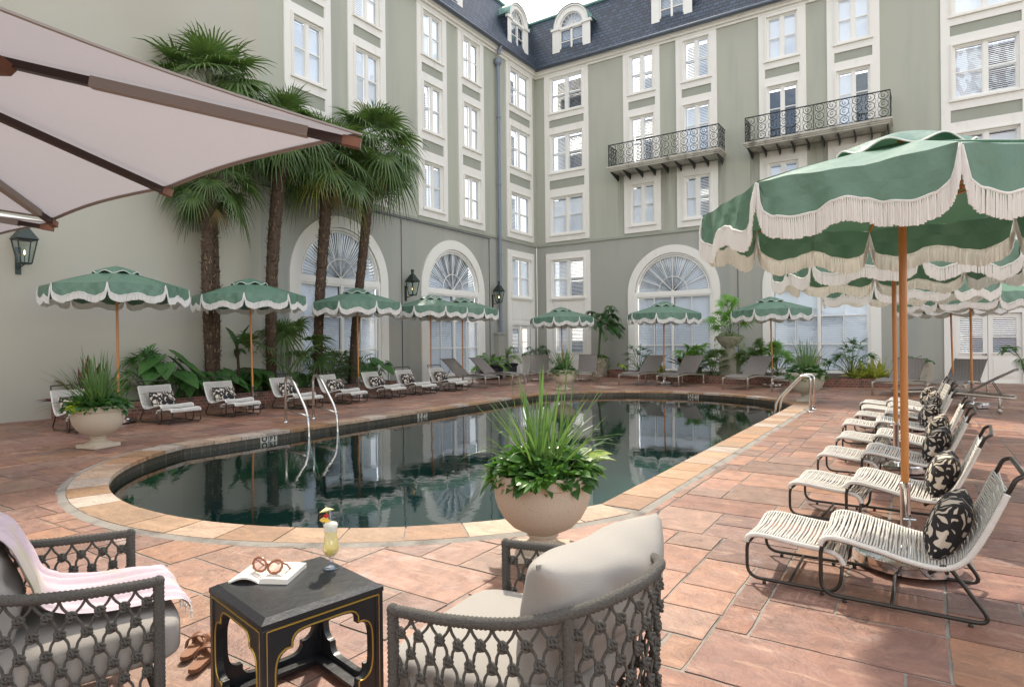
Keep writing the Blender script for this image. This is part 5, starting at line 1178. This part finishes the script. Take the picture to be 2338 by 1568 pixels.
feather(fb(1236,-.9),-.9,.0,.8,9,'dark feathery palm in the building corner behind a lounger','date_palm',.95,'leafd',6,2,80,10,.22,cat='palm',W=.02)
# black box planters in the corner
x,y=onY(1128,-6.0),-6.0
p1=at(1132,868); p2=at(1172,862)
for p,w_,lb in ((p1,.42,'long black planter of ferns beside the second far lounger'),(p2,.36,'square black planter with a small date palm')):
    root=empty('black_planter',(p.x-.6,p.y+.6,.012),0,lb,'planter','black planters by the corner'); b=MB(); b.lathe([(w_*1.0,.0),(w_*1.05,.05),(w_*1.12,.45),(w_*1.3,.52),(w_*1.34,.56),(w_*1.2,.58)],4 if w_<.4 else 20); b.build('tub',M['wdark'],root,smooth=False); e=MB(); e.lathe([(.0,.54),(w_*1.2,.54)],4 if w_<.4 else 20); e.build('soil',M['soil'],root)
feather(p1.x-.6,p1.y+.6,.55,.1,26,'bright green fern spilling from the long black planter','boston_fern',.85,'fern',7,1,65,5,.10,cat='fern',cane=False,W=.05)
feather(p2.x-.6,p2.y+.6,.55,.35,22,'small date palm with arching fronds in the square black planter','date_palm',.75,'fern',8,1,75,0,.17,cat='palm',W=.018)
# grey box planter at right
x,y=fb(2085,-1.6),-1.6; root=empty('grey_planter',(x,y,.012),0,'grey box planter with low greens by the white doors','planter'); b=MB(); b.box(-.55,.55,-.25,.25,0,.72); b.build('tub',M['urng'],root,bevel=.01)
tuft(x,y,.72,.5,260,.13,'low round leaved greens in the grey box planter','leafd','green_filler','underplanting',None,80,0,.2,.9)
feather(onY(2350,-2.0),-2.0,.0,1.0,9,'palm fronds reaching in at the right edge before the doors','date_palm',.9,'leafd',9,1,70,0,.2,cat='palm',W=.02)

# ================= cantilever canopies =================
def cantilever(cx,cy,ze,za,half,label,rot=0):
    root=empty('cantilever_umbrella',(cx,cy,0),rot,label,'umbrella','large beige cantilever umbrellas'); hub=Vector((0,0,za))
    tips=[]
    for k in range(8):
        a=PI/4*k; u=Vector((math.cos(a),math.sin(a),0)); m_=max(abs(u.x),abs(u.y)); tips.append(u/m_*half*(1 if k%2 else 1.0)+Vector((0,0,ze)))
    c=MB()
    for k in range(8):
        A,B=tips[k],tips[(k+1)%8]
        def fn(u,v,A=A,B=B):
            e=A.lerp(B,v); inw=.035*math.sin(PI*v)*u; p=hub.lerp(e,u); p.z+=.0-.05*math.sin(PI*v)*math.sin(PI*min(1,u))*.9; q=Vector((p.x*(1-inw),p.y*(1-inw),p.z)); return tuple(q+Vector((0,0,.035)))
        c.grid(fn,12,8)
    ca=c.build('canopy',M['shade'],root,smooth=True)
    hm=MB()
    for k in range(8):
        A,B=tips[k],tips[(k+1)%8]; ps=[]
        for j in range(13):
            v=j/12; e=A.lerp(B,v); q=Vector((e.x*(1-.035*math.sin(PI*v)),e.y*(1-.035*math.sin(PI*v)),e.z+.032)); ps.append(q)
        hm.strip(ps,[p*.985+Vector((0,0,-.001+.005+p.z*.0150)) for p in ps]); hm.tube(ps,.008,5)
    hm.build('hem',M['shade2'],ca)
    for k in range(8):
        T=tips[k]; d=(T-hub); n_=d.normalized(); s_=n_.cross(UPV).normalized(); up=s_.cross(n_)
        r_=MB(); 
        def bar(mb,a,b,w_,h_,dz):
            A=hub+d*a; B=hub+d*b; q=[]
            for P_ in (A,B): q+= [P_+s_*w_-up*dz,P_-s_*w_-up*dz,P_-s_*w_-up*(dz+h_),P_+s_*w_-up*(dz+h_)]
            i=[mb.P(p) for p in q]; 
            for f_ in ((0,1,2,3),(7,6,5,4),(0,4,5,1),(1,5,6,2),(2,6,7,3),(3,7,4,0)): mb.f.append([i[j] for j in f_]); mb.c.append(None)
        bar(r_,.03,.985,.020,.042,.0); ro=r_.build('rib',M['brownm'],root)
        if k%2: s2=MB(); bar(s2,.52,.90,.026,.052,-.004); s2.build('rib_sleeve',M['shade2'],ro)
        e=MB(); bar(e,.965,1.0,.024,.05,-.004); e.build('end_cap',M['cap'],ro)
        pv=hub+d*.36-up*.06; low=Vector((0,0,za-.55)); s3=MB(); s3.tube([low,pv],.017,8); s3.build('strut',M['brownm'],root,smooth=True)
        b_=MB(); 
        for sg in (-1,1):
            o_=s_*.026*sg; q=[hub+d*.325-up*.01,hub+d*.38-up*.0,hub+d*.40-up*.03,hub+d*.39-up*.075,hub+d*.365-up*.09,hub+d*.31-up*.06,hub+d*.33-up*.04]; b_.face(*[p+o_ for p in q])
        q2=[p for p in q]; b_.strip([p+s_*.026 for p in q2+q2[:1]],[p-s_*.026 for p in q2+q2[:1]])
        b_.build('bracket',M['cap'],root)
    m_=MB(); m_.lathe([(.06,-.6),(.09,-.55),(.09,-.48),(.03,-.45),(.03,-.08),(.1,-.05),(.1,0),(.0,.03)],16,0,0,za); m_.build('hub',M['brownm'],root)
    m_=MB(); m_.tube([(0,0,za+.02),(-2.2,-.6,za+.15),(-2.6,-.7,za-.3),(-2.7,-.75,0.02)],.045,10); m_.box(-3.2,-2.2,-1.2,-.3,.0,.06); m_.build('mast',M['brownm'],root); return root
cantilever(10.93,-25.1,2.6,3.10,1.92,'large beige cantilever umbrella filling the top left corner')
t2=at(122,517,2.6); cantilever(t2.x-1.9,t2.y-1.9,2.6,3.05,1.9,'second beige cantilever umbrella, only its tip showing above the far left lantern')

# ================= rope armchairs =================
def armchair(A,B,forward_left,label):
    "A,B: tops of the two front posts (A on the sitter's left)"
    mid=(A+B)/2; y_=(A-B); y_.z=0; half=y_.length/2; y_=y_.normalized(); x_=y_.cross(UPV)   # forward
    rz=math.atan2(x_.y,x_.x); root=empty('rope_armchair',(mid.x,mid.y,.012),rz,label,'armchair','charcoal knotted rope armchairs')
    w=half
    rail=[(0,w,.60),(-.25,w*1.0,.615),(-.48,w*.93,.645),(-.66,w*.66,.69),(-.76,w*.3,.725),(-.78,0,.735)]
    rail=rail+[(x,-y,z) for x,y,z in rail[-2::-1]]
    P_=smoothpath(rail,14); rp=resample(P_,.008)
    f=MB(); f.tube(rp,[.0205 if k%2 else .0172 for k in range(len(rp))],10)
    def post(x,y,z1,r=.0195):
        n=int((z1-.02)/.008); f.tube([(x,y,.02+(z1-.02)*k/n) for k in range(n+1)],[r if k%2 else r-.003 for k in range(n+1)],10)
    for y in (w,-w): post(0,y,.605,.021); f.ball((0,y,.602),.0215,8)
    for y in (w,-w): post(-.60,y*.78,.665)
    low=[(x*.97,y*.97,.16) for x,y,z in rail]; lp=resample(smoothpath(low,8),.0055); f.tube(lp,[.0185 if k%2 else .0168 for k in range(len(lp))],8)
    n=60; f.tube([(0.0,w-2*w*k/n,.16) for k in range(n+1)],.018,8)
    f.build('frame',M['black_cord'],root,smooth=True)
    # knotted net between the rails
    tot=sum((a-b).length for a,b in zip(P_,P_[1:])); cols=int(tot/.074); net=MB(); kn=MB(); rr=random.Random(5)
    def pt(s,t):
        d=max(0,min(1,s/cols))*tot; acc=0
        for a,b in zip(P_,P_[1:]):
            l=(b-a).length
            if acc+l>=d: break
            acc+=l
        q=a.lerp(b,(d-acc)/l if l else 0); z=q.z-.022-t; k=.97+.03*(z-.16)/.55
        return Vector((q.x*k,q.y*k,z))
    rows=7; rh=.066
    nodes={}
    for r_ in range(rows):
        for c in range(cols+1):
            s=c+(.5 if r_%2==0 else 0)
            if s>cols: continue
            j=Vector((rr.uniform(-1,1),rr.uniform(-1,1),rr.uniform(-1,1)))*.004; nodes[(r_,round(s*2))]=(pt(s,rh*(r_+.75))+j)
    for (r_,s2),p in nodes.items():
        if p.z<.17: continue
        t_=(pt(s2/2+.1,0)-pt(s2/2-.1,0)); t_.z=0
        t_=t_.normalized() if t_.length>1e-6 else Vector((1,0,0)); o_=t_.cross(UPV)
        if 0<s2<cols*2:
            # knot: two crossed loops round the cord
            for sg in (-1,1):
                kn.tube([p+(t_*math.cos(a)*.0145+UPV*math.sin(a)*.0085*1.1+o_*math.sin(a*2+.5)*.006)+UPV*.0065*sg+o_*.005 for a in [2*PI*i/10 for i in range(10)]],.0056,6,close=True)
            kn.tube([p+UPV*.014-t_*.004,p+o_*.010,p-UPV*.014+t_*.004],.006,6)
            kn.tube([p+UPV*.014-t_*.004,p-o_*.008,p-UPV*.014+t_*.004],.006,6)
        for ds in (-1,1):
            q=nodes.get((r_+1,s2+ds))
            if q is not None:
                m_=(p+q)/2+t_*(ds*.006)
                net.tube(smoothpath([p,p+(q-p)*.25+t_*ds*.006,m_,p+(q-p)*.8+t_*ds*-.002,q],3),.0050,6)
        if r_==0:
            top_s=s2/2
            for ds in (-.5,.5): 
                e=pt(top_s+ds,-.005); net.tube(smoothpath([p,p.lerp(e,.55)+t_*ds*.012,e],4),.0050,6)
    kn.build('knot',M['black_cord'],root,smooth=True)['kind']='stuff'; net.build('netting',M['black_cord'],root,smooth=True)
    # cushions
    def cushion(sx,sy,sz,pw=6,puff=.02,seed=0):
        mb=MB(); N_=22
        def fn(u,v):
            th=PI*(u-.5); ph=2*PI*v
            def sp(c,e): return math.copysign(abs(c)**e,c)
            e1,e2=.32,.28
            x=sx*sp(math.cos(th),e1)*sp(math.cos(ph),e2); y=sy*sp(math.cos(th),e1)*sp(math.sin(ph),e2); z=sz*sp(math.sin(th),e1)
            z+=puff*math.copysign(1,z)*max(0,(1-(x/sx)**2))*max(0,(1-(y/sy)**2)); z+=.004*noise.noise(Vector((x*7+seed,y*7,z*5)))
            return (x,y,z)
        mb.grid(fn,26,56); return mb
    sc=cushion(.36,w-.03,.085,puff=.02,seed=1).build('seat_cushion',M['linen'],root,smooth=True); sc.location=(-.30+.04,0,.345)
    b=MB(); sx,sy,sz=.30,(.395 if forward_left else w*.86),.22
    def bf(u,v,sg):
        a,c=2*u-1,2*v-1; e=max(0,(1-abs(a)**2.4))*max(0,(1-abs(c)**2.1)); pin=1-.16*(1-abs(a)**2)*abs(c)**3; pin2=1-.12*(1-abs(c)**2)*abs(a)**3
        wr=.036*noise.noise(Vector((a*2.2,c*2.2,sg)))*e**.4
        if abs(a)>.999 and abs(c)>.999: return (sg*.002,a*sy*pin2,c*sz*pin)
        return (sg*((.165 if forward_left else .13)*e**.5)+wr, a*sy*pin2, c*sz*pin+.018*e**.5*noise.noise(Vector((a*3.1,sg*2,c*1.5))))
    for sg in (-1,1): b.grid(lambda u,v:bf(u,v,sg),30,22)
    bo=b.build('back_cushion',M['linen'],root,smooth=True,recalc=True,merge=True); bo.location=(-.55,-.06,.60) if forward_left else (-.54,0,.575); bo.rotation_euler=(0,R(-12),R(-12) if forward_left else 0)
    pass
    return root
rA=at(897,1392,.612); rB=at(1155,1240,.612); armR=armchair(rA,rB,1,'charcoal rope armchair on the right of the side table, seen from behind')
lA=at(298,1217,.612); lB=at(362,1327,.612); armL=armchair(lA,lB,0,'charcoal rope armchair at the left edge with a pink throw over it')
# throw over the left armchair
mb=MB(); 
def thr(u,v):
    # runs from behind the back cushion, over its top, down the front and along the seat
    path=[Vector((-.74,0,.60)),Vector((-.68,0,.76)),Vector((-.585,0,.835)),Vector((-.46,0,.77)),Vector((-.39,0,.62)),Vector((-.34,0,.51)),Vector((-.18,0,.468)),Vector((.0,0,.462)),Vector((.10,0,.445)),Vector((.135,0,.40))]
    P_=path; x=u*(len(P_)-1); i=min(int(x),len(P_)-2); t=x-i
    p0=P_[max(i-1,0)];p1=P_[i];p2=P_[i+1];p3=P_[min(i+2,len(P_)-1)]
    p=.5*((2*p1)+(p2-p0)*t+(2*p0-5*p1+4*p2-p3)*t*t+(3*p1-p0-3*p2+p3)*t**3)
    y=.05+(v-.5)*(.40+.12*u)+.02*math.sin(u*7)-.05*u; fold=.016*math.sin(v*24+u*5)+.010*math.sin(v*11-u*6)
    return (p.x+abs(fold)*(.8 if .3<u<.6 else .2),y,p.z+.012+abs(fold))
mb.grid(thr,60,46); th=mb.build('pink_throw',M['towel'],smooth=True); th.matrix_world=Matrix.Translation(armL.location)@Matrix.Rotation(armL.rotation_euler.z,4,'Z'); tag(th,'pink and cream woven throw draped over the left armchair','throw blanket')
ft=MB()
for k in range(16):
    p=Vector(thr(1,k/15.0)); q=p+Vector((.006*math.sin(k),.0,-.02)); ft.tube([p,q],.003,5); ft.ball(q,.006,5); 
    for j in range(5): ft.tube([q,q+Vector((.004*math.cos(j),.005*math.sin(j*2),-.03))],.0013,3)
to=ft.build('tassel',M['fringe'],th)

# ================= side table =================
tc_=Vector((13.145,-23.855,.012)); tb=empty('side_table',tc_,R(-11.5),'black lacquered stool table with gold lines between the two armchairs','side table'); hs=.262; HT=.478
t=MB(); t.box(-hs,hs,-hs,hs,HT-.035,HT-.022); 
lv=[(hs,HT-.022),(hs,HT-.016),(hs-.028,HT)]
rings=[[(-r,-r,z),(r,-r,z),(r,r,z),(-r,r,z)] for r,z in lv]
for a,b in zip(rings,rings[1:]):
    for k in range(4): t.face(a[k],a[(k+1)%4],b[(k+1)%4],b[k])
t.face(*rings[-1]); t.build('top',M['lacquer'],tb,recalc=True)
def cutout(n=8):
    q=[(0,.172),(.075,.172),(.115,.165),(.135,.143),(.138,.118),(.160,.116),(.186,.098),(.198,.06),(.200,0)]
    q=[(p.x,p.y) for p in smoothpath([(a,b,0) for a,b in q],4)]
    loop=q+[(a,-b) for a,b in q[-2::-1]]; loop=loop+[(-a,b) for a,b in loop[-2:0:-1]]
    return loop
lp=cutout(); zc=.225
for k in range(4):
    Mk=Matrix.Rotation(PI/2*k,4,'Z'); s=MB(); s.m=Mk; O=hs-.006; I=hs-.034
    # outer boundary matched by angle
    def outer(p):
        a=math.atan2(p[1]/.222,p[0]/.255); c,sn=math.cos(a),math.sin(a); m_=max(abs(c),abs(sn)); return (c/m_*(hs-.007),sn/m_*.2225)
    L2=lp+lp[:1]; Oo=[outer(p) for p in L2]
    s.strip([(p[0],-O,p[1]+zc) for p in L2],[(p[0],-O,p[1]+zc) for p in Oo]); s.strip([(p[0],-I,p[1]+zc) for p in L2],[(p[0],-I,p[1]+zc) for p in Oo]); s.strip([(p[0],-O,p[1]+zc) for p in L2],[(p[0],-I,p[1]+zc) for p in L2])
    # corner fill
    for cx,cz in ((1,1),(1,-1),(-1,1),(-1,-1)):
        C_=(cx*(hs-.007),cz*.2225); near=sorted(Oo,key=lambda p:(p[0]-C_[0])**2+(p[1]-C_[1])**2)[:2]; s.face((C_[0],-O,C_[1]+zc),(near[0][0],-O,near[0][1]+zc),(near[1][0],-O,near[1][1]+zc))
    so_=s.build('side_panel',M['lacquer'],tb,recalc=True)
    g=MB(); g.m=Mk; g.tube([(p[0]*1.045,-O-.0015,p[1]*1.045+zc) for p in lp],.0034,5,close=True); r_=.0042
    for a,b in (((-hs+.022,-O-.001,HT-.045),(hs-.022,-O-.001,HT-.045)),((-hs+.022,-O-.001,.02),(-hs+.022,-O-.001,HT-.045)),((hs-.022,-O-.001,.02),(hs-.022,-O-.001,HT-.045)),((-hs+.022,-O-.001,.02),(hs-.022,-O-.001,.02))): g.tube([a,b],r_,5)
    g.build('gold_line',M['gold'],so_)
for sx in (-1,1):
    for sy in (-1,1): l=MB(); x0,x1=sorted((sx*(hs-.002),sx*(hs-.04))); y0,y1=sorted((sy*(hs-.002),sy*(hs-.04))); l.box(x0,x1,y0,y1,0,HT-.036); l.build('leg',M['lacquer'],tb,bevel=.004)
l=MB()
for k in range(4):
    l.m=Matrix.Rotation(PI/2*k,4,'Z'); l.box(-hs+.04,hs-.09,-hs+.036,-hs+.09,.012,.03)
l.build('base_shelf',M['lacquer'],tb)
TZ=.012+HT
# ---------- book ----------
ba=at(580,1335,TZ+.012); bb_=at(648,1281,TZ+.012); dv=(bb_-ba); Lb=.20; rz=math.atan2(dv.y,dv.x)-PI/2; bc=(ba+bb_)/2
book=empty('open_book',(bc.x,bc.y,TZ),rz,'open paperback book lying on the black side table','book')
def pageprof(sg,W,h0,lift): return [(sg*W*t, h0*(1-.0*t)+lift*math.sin(PI*min(1,t*1.05))*.9+.006*(1-t)**.5*0-(h0*.9)*(1-min(1,t/.08))*.8) for t in [i/14 for i in range(15)]]
for sg,W,h0,lf in ((1,.125,.022,.003),(-1,.135,.008,.022)):
    pr_=pageprof(sg,W,h0,lf); bk_=MB(); n=14
    top_=[[(x,y,z) for x,z in pr_] for y in (-Lb/2,Lb/2)]; bot_=[[(x,y,.001) if sg>0 else (x,y,max(.001,z-.008)) for x,z in pr_] for y in (-Lb/2,Lb/2)]
    bk_.strip(top_[0],top_[1]); bk_.strip(bot_[0],bot_[1]); bk_.strip(top_[0],bot_[0]); bk_.strip(top_[1],bot_[1]); bk_.face(top_[0][-1],top_[1][-1],bot_[1][-1],bot_[0][-1]); pg=bk_.build('page_block',M['page'],book,smooth=False)
    ln=MB()
    rows=range(-8,6) if sg>0 else range(-8,9)
    for r_ in rows:
        y=r_*.0095-.005; i0,i1=2,12 if r_%5 else 9
        ln.strip([(pr_[i][0],y,pr_[i][1]+.0006) for i in range(i0,i1)],[(pr_[i][0],y+.0028,pr_[i][1]+.0006) for i in range(i0,i1)])
    if sg>0: ln.strip([(pr_[i][0],.075,pr_[i][1]+.0006) for i in range(5,10)],[(pr_[i][0],.0785,pr_[i][1]+.0006) for i in range(5,10)])
    ln.build('printed_text',M['ink'],pg)
# ---------- sunglasses ----------
gA=at(590,1292,TZ+.05); gB=at(633,1298,TZ+.045); gd=(gB-gA); gm=(gA+gB)/2; rz=math.atan2(gd.y,gd.x); sg_=empty('sunglasses',(gm.x,gm.y,TZ+.052),rz,'amber cat eye sunglasses resting on the open book','sunglasses')
f=MB(); ln=MB()
def rimp(cx,fl):
    o=[]; 
    for i in range(12):
        a=2*PI*i/12; r=1.0+.13*(abs(math.cos(a*1.5+.4))); x=.029*math.cos(a)*r; z=.022*math.sin(a)*r; z+=.012*max(0,math.cos(a-PI/4))**2; x+=.006*max(0,math.cos(a-PI/4))**2
        o.append(Vector((cx+fl*x,-.004*abs(x/.03),z)))
    return o
for cx,fl in ((-.035,-1),(.035,1)):
    f.tube(rimp(cx,fl),.0052,7,close=True); ln.face(*rimp(cx,fl))
f.tube([(-.008,0,.006),(0,-.002,.011),(.008,0,.006)],.0045,6)
for s_ in (-1,1): f.tube([(s_*.068,0,.022),(s_*.071,.03,.017),(s_*.066,.09,-.004),(s_*.058,.125,-.028)],.0038,6)
f.build('frame',M['amber'],sg_,smooth=True); ln.build('lens',M['lens'],sg_)
sg_.rotation_euler=(R(-22),R(3),rz)
# ---------- cocktail ----------
gp=at(756,1297,TZ); ck=empty('cocktail',(gp.x,gp.y,TZ),0,'yellow frozen cocktail in a tall curved glass on the side table','cocktail')
b=MB(); prof=[(.001,.001),(.034,.003),(.036,.006),(.012,.012),(.007,.02),(.010,.027),(.012,.034),(.008,.042),(.010,.05),(.027,.065),(.036,.085),(.037,.10),(.032,.125),(.0275,.15),(.029,.175),(.034,.205),(.035,.21)]
b.lathe(prof[8:],28); b.build('glass',M['clear'],ck,smooth=True); b=MB(); b.lathe(prof[:9],28); b.build('stem',M['foot'],ck,smooth=True)
d_=MB(); d_.lathe([(.001,.052),(.024,.066),(.0335,.086),(.0345,.10),(.030,.125),(.0255,.15),(.0265,.172)],24); d_.build('drink',mk('pina_juice',(.95,.76,.20),.35,var=.05,vs=20,dirt=(16,(1,1,1),(.84,.74,.42),.45,.6)),ck,smooth=True)
d_=MB(); d_.lathe([(.0262,.168),(.031,.198),(.025,.205),(.012,.209),(.001,.211)],24); d_.build('foam',mk('foam_top',(.84,.82,.70),.9,bs=.8,bscale=60,bd=.01),ck,smooth=True)
s_=MB(); s_.tube([(.0,.01,.06),(.004,-.006,.275)],.0028,8); s_.build('straw',M['clear'],ck,smooth=True)
pa=MB(); apex=Vector((-.03,.0,.272)); ax=Vector((-.35,.1,.93)).normalized(); d1,s1,n1=frame_(ax)
K=14
for k in range(K):
    a0,a1=2*PI*k/K,2*PI*(k+1)/K; r=.034; e0=apex-ax*.017+(s1*math.cos(a0)+n1*math.sin(a0))*r; e1=apex-ax*.017+(s1*math.cos(a1)+n1*math.sin(a1))*r; pa.face(apex,e0,e1,c=None)
pm_=mk('paper_parasol',(.82,.78,.30),.8,dirt=(60,(1,1,1),(.35,.65,.35),.55,.62)); pa.build('paper_parasol',pm_,ck)
s_=MB(); s_.tube([apex+ax*.008,Vector((-.012,.0,.19))],.0013,5); s_.build('pick',mk('pick_wood',(.75,.60,.38),.7),ck)
c_=MB(); c_.ball((-.021,-.006,.236),.0105,10); co=c_.build('cherry',mk('red_cherry',(.55,.01,.012),.1,var=.05),ck,smooth=True); c_=MB(); c_.tube(smoothpath([(-.026,-.006,.236),(-.05,-.01,.234),(-.062,-.012,.222)],4),.0011,4); c_.build('cherry_stalk',mk('cherry_stem',(.3,.04,.03),.5),co)
c_=MB(); c_.m=Matrix.Translation((-.026,-.014,.203))@Matrix.Rotation(R(70),4,'X')@Matrix.Rotation(R(20),4,'Y')
for k in range(9): 
    a0,a1=PI*k/9-.3,PI*(k+1)/9-.3; r0,r1=.007,.026
    c_.box(0,0,0,0,0,0) if False else None
    c_.face((r0*math.cos(a0),r0*math.sin(a0),.004),(r1*math.cos(a0),r1*math.sin(a0),.004),(r1*1.12*math.cos((a0+a1)/2),r1*1.12*math.sin((a0+a1)/2),0),(r1*math.cos(a1),r1*math.sin(a1),.004),(r0*math.cos(a1),r0*math.sin(a1),.004)); c_.face((r0*math.cos(a0),r0*math.sin(a0),-.004),(r1*math.cos(a0),r1*math.sin(a0),-.004),(r1*math.cos(a1),r1*math.sin(a1),-.004),(r0*math.cos(a1),r0*math.sin(a1),-.004)); c_.face((r1*math.cos(a0),r1*math.sin(a0),.004),(r1*math.cos(a1),r1*math.sin(a1),.004),(r1*math.cos(a1),r1*math.sin(a1),-.004),(r1*math.cos(a0),r1*math.sin(a0),-.004))
c_.build('pineapple_slice',mk('pineapple',(.80,.50,.05),.4,dirt=(50,(1,1,1),(.35,.22,.03),.6,.66)),ck)
# ---------- sandals ----------
def sandal(a,b,label):
    d=(b-a); rz=math.atan2(d.y,d.x); root=empty('sandal',((a.x+b.x)/2,(a.y+b.y)/2,.02),rz,label,'sandal','tan leather slide sandals'); L=.25
    def outl(k=1): return [(x*L*k,w_*k) for x,w_ in [(-.5,.0),(-.48,.018),(-.40,.028),(-.2,.028),(.05,.032),(.25,.042),(.38,.038),(.47,.022),(.5,0),(.47,-.020),(.38,-.034),(.25,-.036),(.05,-.028),(-.2,-.027),(-.40,-.026),(-.48,-.016)]]
    o=outl(); s=MB(); s.strip([(x,y,0) for x,y in o+o[:1]],[(x,y,.016) for x,y in o+o[:1]]); s.build('sole',M['sole'],root); s=MB(); s.face(*[(x,y,.018) for x,y in o]); s.strip([(x,y,.016) for x,y in o+o[:1]],[(x*.985,y*.95,.0185) for x,y in o+o[:1]]); s.build('footbed',M['tan'],root)
    s=MB()
    for x0,x1,h in ((.06,.02,.055),(.10,-.01,.05),(-.015,.045,.058)):
        for off in (-.009,0,.009):
            s.tube(smoothpath([(x0+off,.042,.012),(x0*.8+x1*.2+off,.036,h*.75),((x0+x1)/2+off,0,h),(x1*.8+x0*.2+off,-.034,h*.75),(x1+off,-.04,.012)],6),[.0055 if i%2 else .0045 for i in range(25)],6)
    s.build('strap',M['tan'],root,smooth=True); return root
sandal(at(421,1516),at(474,1462),'left tan sandal, half behind the other under the side table')
sandal(at(440,1545),at(497,1488),'right tan sandal, nearest the side table leg')
